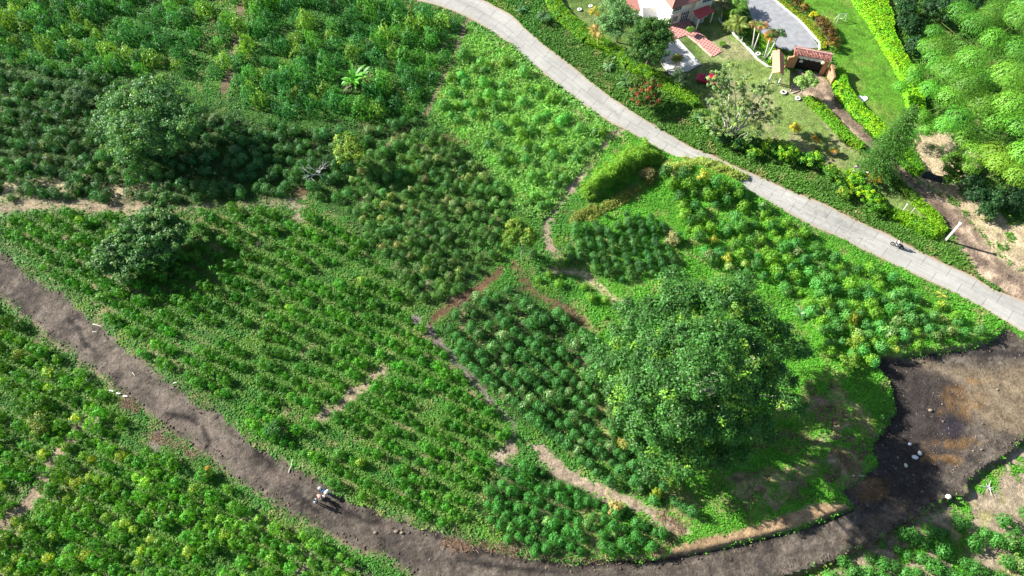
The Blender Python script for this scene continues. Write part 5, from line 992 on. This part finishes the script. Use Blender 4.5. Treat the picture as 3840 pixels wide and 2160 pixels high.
def mesh_screen():
    a = at(2318, 446); b = at(2384, 464); d_ = b-a; t = empty('mesh_screen', a, 'dark green mesh screen between hedge and undergrowth', 'screen'); m = MB(); N_ = 12; vs = []
    for i in range(N_+1): f = i/N_; vs += [Vector((d_.x*f, d_.y*f, 0)), Vector((d_.x*f, d_.y*f+.10*math.sin(f*9), 1.3+.08*math.sin(f*13)))]
    m.add(vs, [(2*i, 2*i+2, 2*i+3, 2*i+1) for i in range(N_)]); o = m.build('mesh_cloth', plain('dark_mesh', (.028,.040,.042), .7), t); md = o.modifiers.new('t', 'SOLIDIFY'); md.thickness = .05
    for f in (0, .33, .66, 1): m = MB(); m.tube([Vector((d_.x*f, d_.y*f+.08, -.1)), Vector((d_.x*f, d_.y*f+.08, 1.45))], .05, 6); m.build('post', BARK, t)
mesh_screen()
def tyre(u_, v_, r1, label, fill=True, name='tyre_planter'):
    B = gp(u_, v_); m = MB(); m.ring((0, 0, .14), r1, .12, n=22); t = empty(name, B, label, 'planter', 'white painted planters'); m.build('rim', WHITE, t, smooth=True)
    s = MB(); s.prism([(math.cos(a*.4)*r1*.92, math.sin(a*.4)*r1*.92) for a in range(16)], .0, .1); s.build('soil', plain('dark_soil', (.05,.04,.03)), t)
tyre(1907, 137, .32, 'white tyre planter beside the stone edging and thin palms'); tyre(1458, 25.5, .28, 'white tyre planter on the lawn at the top edge, left of two')
tyre(1486, 17, .26, 'white tyre planter on the lawn at the top edge, right of two'); tyre(2006.5, 249, .33, 'white tyre planter holding the leaning young tree'); tyre(1971, 233.5, .38, 'white bowl-shaped planter under sparse branches near the brick yard'); tyre(2099, 388, .2, 'small white pot at the foot of the dark green small palm')
B = gp(2170, 249); m = MB(); hp = []
for i in range(36):
    a = i*2*math.pi/36; hp.append((.050*16*math.sin(a)**3, .050*(13*math.cos(a)-5*math.cos(2*a)-2*math.cos(3*a)-math.cos(4*a))))
m.prism(hp, -.05, .12); o = m.build('heart_ornament', plain('white_gravel', (.62,.62,.64), .9, .25, 9), None, B, -.1); tag(o, 'white heart-shaped stone bed on the shaded lawn', 'ornament')
def swing():
    B = gp(2113, 52); t = empty('swing_frame', B, 'pale A-frame swing standing on the bright green lawn', 'swing', None, .12); P = plain('pale_timber', (.50,.55,.42), .7)
    for s in (-1, 1):
        for k in (-1, 1): m = MB(); m.tube([(s*.75, k*.45, 0), (s*.62, 0, 1.35)], .05, 6); m.build('leg', P, t)
    m = MB(); m.tube([(-.75, 0, 1.35), (.75, 0, 1.35)], .055, 6); m.build('top_bar', P, t)
    for k in (-.2, .2): m = MB(); m.tube([(k, 0, 1.33), (k, 0, .45)], .012, 4); m.build('rope', P, t)
    m = MB(); m.box((0, 0, .44), (.5, .2, .04)); m.build('seat', P, t)
swing()
def bench():
    B = gp(2178, 462); t = empty('bench', B, 'weathered grey slatted bench beside the orange palm', 'bench', None, .9); P = plain('grey_timber', (.36,.35,.34), .8)
    m = MB(); [m.box((0, -.18+.12*k, .42), (1.2, .09, .04)) for k in range(4)]; m.build('seat', P, t); m = MB(); [m.box((0, .28, .55+.13*k), (1.2, .04, .09)) for k in range(3)]; m.build('backrest', P, t)
    for x_ in (-.5, .5):
        for y_ in (-.18, .24): m = MB(); m.box((x_, y_, .2), (.07, .07, .4)); m.build('leg', P, t)
bench()
def rock(u_, v_, r3, label, mat, name='sack', cat='sack', seed=1, group=None, rz=0):
    B = gp(u_, v_); m = MB(); m.ball((0, 0, r3[2]*.75), r3, 10, 7, .14, seed); o = m.build(name, mat, None, B, rz, True); tag(o, label, cat, group)
SK = plain('white_sack', (.74,.74,.73), .7, .08, 5)
gs = 'white sacks on the dark soil'
rock(2287,1118,(.22,.18,.18),'small bluish white sack, farthest up the dark soil',SK,seed=1,group=gs); rock(2312,1141,(.21,.27,.21),'upright white sack touching the orange earth streak',SK,seed=2,group=gs); rock(2300,1151,(.36,.24,.22),'largest white sack lying on the dark soil',SK,seed=3,group=gs,rz=-.3)
rock(2277.5,1171.5,(.20,.24,.15),'crumpled pale green-white sack lowest on the dark soil',plain('greenish_sack', (.58,.62,.45), .8),seed=4,group=gs); rock(2382.6,1251,(.32,.28,.34),'pale stone block at the lower edge of the dark soil',plain('cream_stone', (.72,.70,.56), .85),'boulder','stone',5)
ST_ = plain('brown_stone', (.21,.165,.12), .9, .3, 4)
for i, (u_, v_, s, lb) in enumerate([(998,1337,.3,'large brown clod, left of two in the dirt road'),(1011,1341,.26,'brown clod, right of two in the dirt road'),(945,1340,.22,'rounded brown clod near the lower edge of the dirt road'),(2340,1033,.3,'small pale stone on the dark soil'),(2302,1325,.16,'light stone in the road')][:4]): rock(u_, v_, (s, s*.7, s*.5), lb, ST_, 'earth_clod', 'clod', 20+i)
def logs(label, a, b, w, mat, name='log', cat='log'):
    A = gp(*a); B = gp(*b); m = MB(); d_ = B-A; limb(m, Vector((0, 0, w)), d_+Vector((0, 0, w*1.1)), w, w*.8, hash(label) % 99, 4); o = m.build(name, mat, None, A, smooth=True); tag(o, label, cat)
PW = plain('pale_wood', (.58,.52,.42), .85, .2)
for i, (a, b, w, lb) in enumerate([((277,983),(288,986),.10,'short white stake lying by the dirt road, leftmost of three in a line'),((295,989.5),(306,991.5),.10,'short white stake, middle of three in a line by the dirt road'),((311,997),(323,998.5),.10,'short white stake, rightmost of three in a line by the dirt road'),
    ((217,956),(225,961),.09,'short white stake in the bushes left of the three in a line'),((249,695),(257,698),.10,'small white scrap among bushes near the dark twin-crowned tree'),((438,964),(446,963),.07,'small white scrap at the upper edge of the dirt road'),
    ((727,1190),(737,1157),.07,'straight pale stick lying across the upper edge of the dirt road'),((235,816),(260,822),.07,'pale branch lying along the upper edge of the dirt road'),((233,835),(246,836),.05,'short pale stick on the surface of the dirt road'),((334,938),(341,946),.05,'pair of pale splinters in the middle of the dirt road'),
    ((2085,893),(2129,897),.10,'fallen grey log below the coffee rows near the soil corner'),((2144,1197),(2177,1197),.07,'thin straight pale log at the tip of the orange earth'),((1988,230),(1994,213),.06,'pale stake leaning in the brick yard'),((1992,235),(2020,226),.07,'long pale branch across the brick yard'),((1362,1290),(1362,1290.1),.01,'')]):
    if lb: logs(lb, a, b, w, PW if i > 5 else WHITE, 'stick' if i > 5 else 'stake', 'stick' if i > 5 else 'stake')
B = gp(2486,1228); m = MB()
for k in range(7): a = k*.9+.2; limb(m, (0,0,.1), (math.cos(a)*(1.1 if k % 2 else .6), math.sin(a)*(1.0 if k % 2 else .5), .25), .05, .02, k, 3)
o = m.build('dead_branch', plain('dead_wood', (.50,.48,.46)), None, B, smooth=True); tag(o, 'forked bleached branch lying on dry ground at the right edge', 'branch')
# dry twigs raked along the banks of the dark road
def litter(n=2600):
    r = np.random.default_rng(33); P = []; lines = [[(1200,1368),(1290,1390),(1431,1410),(1546,1405),(1650,1400)],[(1288,1345),(1300,1392),(1180,1362)],[(2060,1110),(1960,1090),(1900,1120)],[(1650,1290),(1720,1330),(1640,1405)],[(380,1095),(420,1110),(500,1150)],[(1185,738),(1140,768)],[(1400,765),(1470,812)],[(2100,1130),(2150,1180)],[(1180,1380),(1120,1362)],[(310,1010),(340,1030)]]
    for k in range(n): l = lines[int(r.integers(len(lines)))]; i = int(r.integers(len(l)-1)); f = r.random(); P.append([l[i][0]*(1-f)+l[i+1][0]*f+r.normal(0, 9), l[i][1]*(1-f)+l[i+1][1]*f+r.normal(0, 7)])
    P = np.array(P); z0 = hgt(P[:, 0], P[:, 1]); X0, Y0 = atn(P[:, 0], P[:, 1], z0); az = r.uniform(0, 6.28, len(P)); c = np.stack([X0, Y0, z0+.12], 1); Q = leaves(c, np.tile([0, 0, 1.], (len(P), 1)), .75, .07, np.stack([np.cos(az), np.sin(az), .15*np.ones(len(P))], 1), .4, r)
    o = link('dry_litter', quadmesh('dry_litter', Q, cvar((.30,.22,.15), len(Q), .5, r)), GRASSM); tag(o, 'scattered dry twigs and cut stems along the banks of the dark road', 'litter', kind='stuff')
litter()
def pebbles(n=1100):
    r = np.random.default_rng(44); P = np.stack([r.uniform(2150, 2600, n), r.uniform(880, 1300, n)], 1); P2 = np.stack([r.uniform(0, 2400, n//2), r.uniform(640, 1449, n//2)], 1); P = np.concatenate([P, P2]); P = P[sdist(P[:, 0], P[:, 1], DIRT) < -6]
    X0, Y0 = atn(P[:, 0], P[:, 1]); m = len(P); s = r.uniform(.02, .06, m)*(1+1.6*(r.random(m) < .05)); o8 = np.array([(-1,-1,0),(1,-1,0),(1,1,0),(-1,1,0),(-.6,-.6,1),(.6,-.6,1),(.6,.6,1),(-.6,.6,1)], float); f6 = np.array([(4,5,6,7),(0,1,5,4),(1,2,6,5),(2,3,7,6),(3,0,4,7)])
    az = r.uniform(0, 6.28, m); V = np.empty((m, 8, 3)); V[..., 0] = X0[:, None]+s[:, None]*(o8[:, 0]*np.cos(az)[:, None]-o8[:, 1]*np.sin(az)[:, None]); V[..., 1] = Y0[:, None]+s[:, None]*(o8[:, 0]*np.sin(az)[:, None]+o8[:, 1]*np.cos(az)[:, None]); V[..., 2] = -.03+s[:, None]*o8[:, 2]+.02
    o = link('pebbles', mesh_np('pebbles', V.reshape(-1, 3), (f6[None]+8*np.arange(m)[:, None, None]).reshape(-1, 4), np.repeat(cvar((.17,.145,.115), m, .5, r), 8, 0)), EARTH); tag(o, 'pale pebbles scattered over the dark soil', 'pebbles', kind='stuff')
pebbles()
def clods(n=2600):
    r = np.random.default_rng(55); U_ = r.uniform(0, 2560, n*9); V_ = r.uniform(620, 1449, n*9); sd = sdist(U_, V_, DIRT); k = (sd < 5) & (sd > -20) & (r.random(n*9) < .5); U_, V_ = U_[k][:n], V_[k][:n]
    z0 = hgt(U_, V_); X0, Y0 = atn(U_, V_, z0); m = len(U_); s_ = r.uniform(.05, .17, m); ico = bmesh.new(); bmesh.ops.create_icosphere(ico, subdivisions=1, radius=1); bv = np.array([v_.co[:] for v_ in ico.verts]); bf = np.array([[v_.index for v_ in f.verts] for f in ico.faces]); ico.free()
    V3 = bv[None]*s_[:, None, None]*r.uniform(.65, 1.25, (m, len(bv), 1))*np.array((1, 1, .6)); V3 += np.stack([X0, Y0, z0+.01], 1)[:, None]
    o = link('earth_clods', mesh_np('earth_clods', V3.reshape(-1, 3), (bf[None]+len(bv)*np.arange(m)[:, None, None]).reshape(-1, 3), np.repeat(cvar((.10,.078,.058), m, .5, r), len(bv), 0)), EARTH); tag(o, 'loose earth clods crumbled along both edges of the dirt road', 'earth clods', kind='stuff')
clods()
# ------------------------------------------------------------------ red car
def car():
    B = gp(1783, 207); t = empty('parked_car', B, 'red car parked on the lawn half under the sparse tree', 'car', None, R(-20)); RD = plain('red_paint', (.36,.02,.05), .28, .06); GL = plain('car_glass', (.015,.02,.03), .08, .0); BK = plain('rubber', (.02,.02,.02), .8)
    def loft(sec, n=14):
        m = MB(); vs = []
        for (x_, z0, z1, w) in sec:
            for k in range(n):
                a = 2*math.pi*k/n; c, s = math.cos(a), math.sin(a); sx = math.copysign(abs(c)**.45, c); sz = math.copysign(abs(s)**.45, s); vs.append((x_, sx*w, (z0+z1)/2+sz*(z1-z0)/2))
        q = len(sec); fs = [(i*n+k, i*n+(k+1) % n, (i+1)*n+(k+1) % n, (i+1)*n+k) for i in range(q-1) for k in range(n)]+[tuple(range(n))[::-1], tuple((q-1)*n+k for k in range(n))]; return m.add(vs, fs)
    loft([(-2.05,.38,.70,.62),(-1.95,.28,.78,.76),(-1.5,.22,.84,.83),(-.8,.2,.90,.85),(0,.2,.92,.86),(.8,.2,.92,.86),(1.5,.22,.92,.84),(1.9,.3,.86,.78),(2.0,.4,.78,.66)]).build('body', RD, t, smooth=True)
    loft([(-1.0,.85,.92,.72),(-.35,.86,1.36,.66),(.2,.86,1.42,.65),(.9,.86,1.40,.64),(1.35,.86,1.26,.62),(1.8,.85,.95,.62)]).build('windows', GL, t, smooth=True)
    loft([(-.42,1.3,1.385,.60),(0,1.32,1.44,.63),(.8,1.32,1.43,.62),(1.2,1.26,1.355,.58)]).build('roof', RD, t, smooth=True)
    for x_ in (-1.3, 1.25):
        for y_ in (-.8, .8):
            m = MB(); m.ring((x_, y_, .31), .21, .10, 'Y', 18, 8); w = m.build('wheel', BK, t, smooth=True); m = MB(); m.tube([(x_, y_-.07, .31), (x_, y_+.07, .31)], .15, 12); m.build('rim', plain('rim_metal', (.5,.5,.52), .35, metal=.8), w)
    for y_ in (-.55, .55): m = MB(); m.ball((-1.93, y_, .64), (.12, .16, .08)); m.build('headlight', plain('lamp_glass', (.7,.72,.75), .1), t, smooth=True); m = MB(); m.ball((1.9, y_, .7), (.08, .14, .08)); m.build('taillight', plain('tail_glass', (.4,.01,.01), .2), t, smooth=True)
    for y_ in (-.84, .84): m = MB(); m.box((-.72, y_*1.06, .96), (.12, .16, .1)); m.build('mirror', RD, t, bevel=.02)
    for y_ in (-.62, .62): m = MB(); m.tube([(-.95, y_*.9, .92), (-.4, y_*.93, 1.33), (.9, y_*.93, 1.36), (1.7, y_*.9, .95)], .03, 5); m.build('pillar', RD, t)
car()
# ------------------------------------------------------------------ people
SKIN = plain('skin', (.33,.17,.10), .6, .05)
def skin_mesh(nm, V, E, Rd, mat, parent, root=0, sub=1):
    me = bpy.data.meshes.new(nm); me.from_pydata([tuple(p) for p in V], E, []); o = link(nm, me, mat, parent); s = o.modifiers.new('skin', 'SKIN'); s.use_smooth_shade = True
    if not me.skin_vertices: me.attributes.new  # layer is made with the modifier
    for i, sv in enumerate(me.skin_vertices[0].data): sv.radius = (Rd[i], Rd[i]); sv.use_root = (i == root)
    ss = o.modifiers.new('sub', 'SUBSURF'); ss.levels = sub; ss.render_levels = sub; return o
def person(label, loc, rz, pose, shirt, trousers, hair=(.02,.015,.012), hat=None, group=None, s=1.0):
    """local frame: facing +Y. pose gives the joints"""
    t = empty('person', loc, label, 'person', group, rz); t.scale = (s, s, s); J = dict(pelvis=(0,0,.95), belly=(0,0,1.08), chest=(0,.0,1.28), neck0=(0,0,1.43), neck=(0,.01,1.50), head=(0,.02,1.60), top=(0,.02,1.70),
        shL=(-.17,0,1.40), elL=(-.22,.02,1.12), wrL=(-.23,.10,.88), shR=(.17,0,1.40), elR=(.22,.02,1.12), wrR=(.23,.10,.88), hpL=(-.09,0,.90), knL=(-.10,.03,.49), anL=(-.10,-.01,.09), toL=(-.11,.15,.04), hpR=(.09,0,.90), knR=(.10,.02,.49), anR=(.10,-.02,.09), toR=(.11,.14,.04)); J.update(pose); J = {k: Vector(v) for k, v in J.items()}
    names = ['pelvis','belly','chest','neck0','neck','head','top','shL','elL','wrL','shR','elR','wrR','hpL','knL','anL','toL','hpR','knR','anR','toR']; rad = dict(pelvis=.13, belly=.125, chest=.145, neck0=.075, neck=.055, head=.095, top=.06, shL=.06, elL=.042, wrL=.028, shR=.06, elR=.042, wrR=.028, hpL=.09, knL=.058, anL=.04, toL=.032, hpR=.09, knR=.058, anR=.04, toR=.032)
    V = [J[n] for n in names]; Rd = [rad[n] for n in names]; ix = {n: i for i, n in enumerate(names)}
    E = [(ix[a], ix[b]) for a, b in [('pelvis','belly'),('belly','chest'),('chest','neck0'),('neck0','neck'),('neck','head'),('head','top'),('chest','shL'),('shL','elL'),('elL','wrL'),('chest','shR'),('shR','elR'),('elR','wrR'),('pelvis','hpL'),('hpL','knL'),('knL','anL'),('anL','toL'),('pelvis','hpR'),('hpR','knR'),('knR','anR'),('anR','toR')]]
    for sd_, el, wr in ((-1,'elL','wrL'),(1,'elR','wrR')):
        d_ = (J[wr]-J[el]).normalized(); b = d_.cross(Vector((0, 1, 0)));  b = b.normalized() if b.length > .1 else Vector((1, 0, 0)); n_ = d_.cross(b).normalized(); pw = J[wr]+d_*.05; V.append(pw); Rd.append(.032); pi_ = len(V)-1; E.append((ix[wr], pi_))
        for k in range(4): a = pw+d_*.045+b*(.027*(k-1.5)); c = a+d_*(.035+.008*(1.5-abs(k-1.5)))+n_*.012; e = c+d_*.022+n_*.02; V += [a, c, e]; Rd += [.010, .009, .008]; q = len(V); E += [(pi_, q-3), (q-3, q-2), (q-2, q-1)]
        a = J[wr]+d_*.04-b*.035*sd_; c = a+d_*.03-b*.03*sd_+n_*.01; V += [a, c]; Rd += [.011, .009]; q = len(V); E += [(pi_, q-2), (q-2, q-1)]
    hd = J['head']; fw = Vector((0, 1, 0)) if abs((J['top']-J['neck']).normalized().y) < .7 else Vector((0, .3, -1)).normalized()
    skin_mesh('body', V, E, Rd, SKIN, t)
    def cloth(nm, keys, edges, extra, mat):
        V = [J[k] if isinstance(k, str) else J[k[0]].lerp(J[k[1]], k[2]) for k in keys]; Rd = []
        for k in keys: Rd.append((rad[k] if isinstance(k, str) else rad[k[0]]*(1-k[2])+rad[k[1]]*k[2])+extra)
        skin_mesh(nm, V, edges, Rd, mat, t)
    cloth('shirt', ['pelvis','belly','chest',('chest','neck0',.7),'shL',('shL','elL',.85),'shR',('shR','elR',.85)], [(0,1),(1,2),(2,3),(2,4),(4,5),(2,6),(6,7)], .03, plain('cloth_%d%d%d' % tuple(int(c*99) for c in shirt), shirt, .9, .1))
    cloth('trousers', ['pelvis','hpL','knL',('knL','anL',.9),'hpR','knR',('knR','anR',.9)], [(0,1),(1,2),(2,3),(0,4),(4,5),(5,6)], .022, plain('cloth_%d%d%d' % tuple(int(c*99) for c in trousers), trousers, .9, .1))
    up = (J['top']-J['neck']).normalized(); m = MB()
    if hat: m.ball(tuple(hd+up*.07), (.14, .14, .10), 12, 8); n_ = 14; m.add([hd+up*.05+Vector((math.cos(k*6.283/n_)*.25, math.sin(k*6.283/n_)*.25, 0)) for k in range(n_)]+[hd+up*.065+Vector((math.cos(k*6.283/n_)*.25, math.sin(k*6.283/n_)*.25, 0)) for k in range(n_)], [tuple(range(n_))[::-1], tuple(range(n_, 2*n_))]+[(k, (k+1) % n_, n_+(k+1) % n_, n_+k) for k in range(n_)]); m.build('hat', hat, t, smooth=True)
    else: m.ball(tuple(hd+up*.035-fw*.02), (.115, .115, .115), 12, 8, .04); m.build('hair', plain('hair_dark', hair, .7, .1), t, smooth=True)
    f = MB(); 
    for s_ in (-1, 1): f.ball(tuple(hd+fw*.098+Vector((s_*.033, 0, 0))+up*.01), .014, 6, 4)
    f.build('eyes', plain('eye_dark', (.03,.02,.02), .3), t); f = MB(); f.ball(tuple(hd+fw*.108-up*.015), (.014,.022,.02), 6, 4); [f.ball(tuple(hd+Vector((s_*.1, 0, 0))), (.014,.022,.032), 6, 4) for s_ in (-1, 1)]; f.build('nose_and_ears', SKIN, t, smooth=True)
    return t
bend = dict(belly=(0,.10,1.06), chest=(0,.30,1.16), neck0=(0,.45,1.17), neck=(0,.50,1.18), head=(0,.60,1.16), top=(0,.69,1.13), shL=(-.17,.40,1.13), elL=(-.2,.46,.84), wrL=(-.16,.52,.60), shR=(.17,.40,1.13), elR=(.2,.46,.84), wrR=(.16,.52,.60))
ride = dict(pelvis=(0,0,.86), belly=(0,.04,.99), chest=(0,.12,1.18), neck0=(0,.17,1.33), neck=(0,.19,1.40), head=(0,.21,1.50), top=(0,.22,1.60), shL=(-.17,.14,1.30), elL=(-.28,.30,1.10), wrL=(-.30,.52,1.02), shR=(.17,.14,1.30), elR=(.28,.30,1.10), wrR=(.30,.52,1.02), hpL=(-.10,.02,.82), knL=(-.20,.42,.70), anL=(-.17,.26,.33), toL=(-.17,.42,.28), hpR=(.10,.02,.82), knR=(.20,.42,.70), anR=(.17,.26,.33), toR=(.17,.42,.28))
reach = dict(elL=(-.30,.12,1.22), wrL=(-.26,.38,1.20), elR=(.26,.15,1.16), wrR=(.20,.40,1.12))
person('person in a pink-brown shirt bending over white buckets beside the blue motorcycle', gp(804.5,1250), R(-125), bend, (.50,.25,.22), (.07,.05,.05))
person('person in white shirt and dark trousers standing on the dirt road', gp(800,1266), R(-100), reach, (.72,.74,.78), (.03,.035,.05))
person('person in a pink and purple top with light blue trousers at the garden shrubs', gp(2146,433), R(150), reach, (.55,.42,.60), (.18,.50,.75))
person('person in dark clothes and a white hat beside the grey bench', gp(2170,452), R(-60), {}, (.035,.03,.035), (.03,.03,.035), hat=plain('white_hat', (.75,.75,.72), .8))
# ------------------------------------------------------------------ motorcycles
def motorcycle(label, loc, rz, paint, front=None):
    t = empty('motorcycle', loc, label, 'motorcycle', None, rz); BK = plain('rubber', (.02,.02,.02)); MT = plain('chrome', (.45,.45,.47), .3, .1, metal=.9); PT = plain('paint_%d%d%d' % tuple(int(c*99) for c in paint), paint, .35, .05)
    for y_ in (.66, -.62):
        m = MB(); m.ring((0, 0, 0), .25, .055, 'Z', 20, 8, Matrix.Rotation(R(90), 3, 'Y')); m.v = [(a, b+y_, c+.31) for a, b, c in m.v]; w = m.build('wheel', BK, t, smooth=True); m = MB()
        for k in range(6): a = k*math.pi/3; m.tube([(0, y_, .31), (0, y_+math.cos(a)*.22, .31+math.sin(a)*.22)], .01, 4)
        m.tube([(-.06, y_, .31), (.06, y_, .31)], .045, 8); m.build('rim', MT, w)
        f = MB(); f.tube([(0, y_+.31*math.cos(a), .33+.31*math.sin(a)) for a in (R(15), R(55), R(95), R(135), R(165))], .055, 6); f.build('mudguard', PT, t, smooth=True)
    m = MB(); m.tube([(0,.42,.80),(0,.1,.62),(0,-.35,.66)], .035, 6); m.tube([(0,.42,.80),(0,.15,.28),(0,-.2,.26),(0,-.35,.64)], .03, 6); m.tube([(0,-.2,.30),(0,-.62,.31)], .03, 6); m.build('frame', BK, t)
    for s in (-.07, .07): m = MB(); m.tube([(s,.66,.31),(s,.42,.92)], .025, 6); m.build('fork', MT, t)
    m = MB(); m.ball((0,.05,.40), (.13,.17,.15), 10, 7); m.build('engine', MT, t, smooth=True); m = MB(); m.ball((0,.16,.80), (.15,.26,.13), 12, 8); m.build('fuel_tank', PT, t, smooth=True)
    m = MB(); m.ball((0,-.28,.80), (.14,.38,.075), 12, 8); m.build('seat', plain('seat_vinyl', (.03,.03,.032), .5), t, smooth=True); m = MB(); m.tube([(-.36,.36,1.02),(-.2,.42,.98),(0,.45,.95),(.2,.42,.98),(.36,.36,1.02)], .018, 6); m.build('handlebar', BK, t)
    m = MB(); m.ball((0,.56,.88), (.09,.08,.10), 10, 7); m.build('headlight', plain('lamp_glass', (.7,.72,.75)), t, smooth=True); m = MB(); m.tube([(.12,0,.30),(.14,-.35,.28),(.14,-.75,.36)], .04, 8); m.build('exhaust', MT, t, smooth=True)
    m = MB(); m.box((0,-.72,.72), (.14,.06,.08)); m.build('taillight', plain('tail_glass', (.4,.01,.01)), t)
    for s in (-1, 1): m = MB(); m.tube([(s*.28,.39,1.0),(s*.30,.37,1.16)], .008, 4); m.ball((s*.31,.37,1.18), (.05,.015,.035), 8, 5); m.build('mirror', BK, t)
    return t
mp = gp(2254, 622); hd_ = at(2243, 614)-at(2270, 627); mrz = math.atan2(-hd_.x, hd_.y)
mp.z = .036; motorcycle('dark motorcycle being ridden along the concrete road', mp, mrz, (.05,.05,.06)); person('motorcycle rider in a white shirt and pale helmet on the concrete road', mp, mrz, ride, (.80,.80,.82), (.12,.15,.19), hair=(.7,.68,.6))
q_ = gp(820, 1240); hd_ = at(806,1229)-at(834,1247); motorcycle('blue motorcycle parked on the dirt road carrying a white sack', q_, math.atan2(-hd_.x, hd_.y), (.02,.13,.36))
rk = gp(826.5, 1243); m = MB(); m.ball((0, 0, 0), (.34, .22, .19), 12, 8, .10, 5); o = m.build('sack', SK, None, rk+Vector((0, 0, 1.02)), R(50), True); tag(o, 'big full white sack tied across the seat of the blue motorcycle', 'sack')
rk = gp(809, 1233); m = MB(); m.ball((0, 0, 0), (.19, .16, .13), 12, 8, .08, 6); o = m.build('sack', SK, None, rk+Vector((0, 0, 1.02)), R(20), True); tag(o, 'smaller white bundle on the tank of the blue motorcycle', 'sack')
for u_, v_, lb in [(808,1254.5,'white bucket nearest the person in white shirt'),(814.5,1251,'white bucket nearest the blue motorcycle')]:
    B = gp(u_, v_); t = empty('bucket', B, lb, 'bucket', 'white buckets on the dirt road'); m = MB(); m.tube([(0,0,0),(0,0,.34)], [.15,.19], 14, False); m.tube([(0,0,.01),(0,0,.03)], [.15,.15], 14); m.build('pail', SK, t); m = MB(); m.ball((0,0,.32), (.17,.17,.06), 12, 6); m.build('contents', SK, t, smooth=True); m = MB(); m.ring((0,0,.34), .19, .015, n=18, m=6); m.build('rim', WHITE, t)
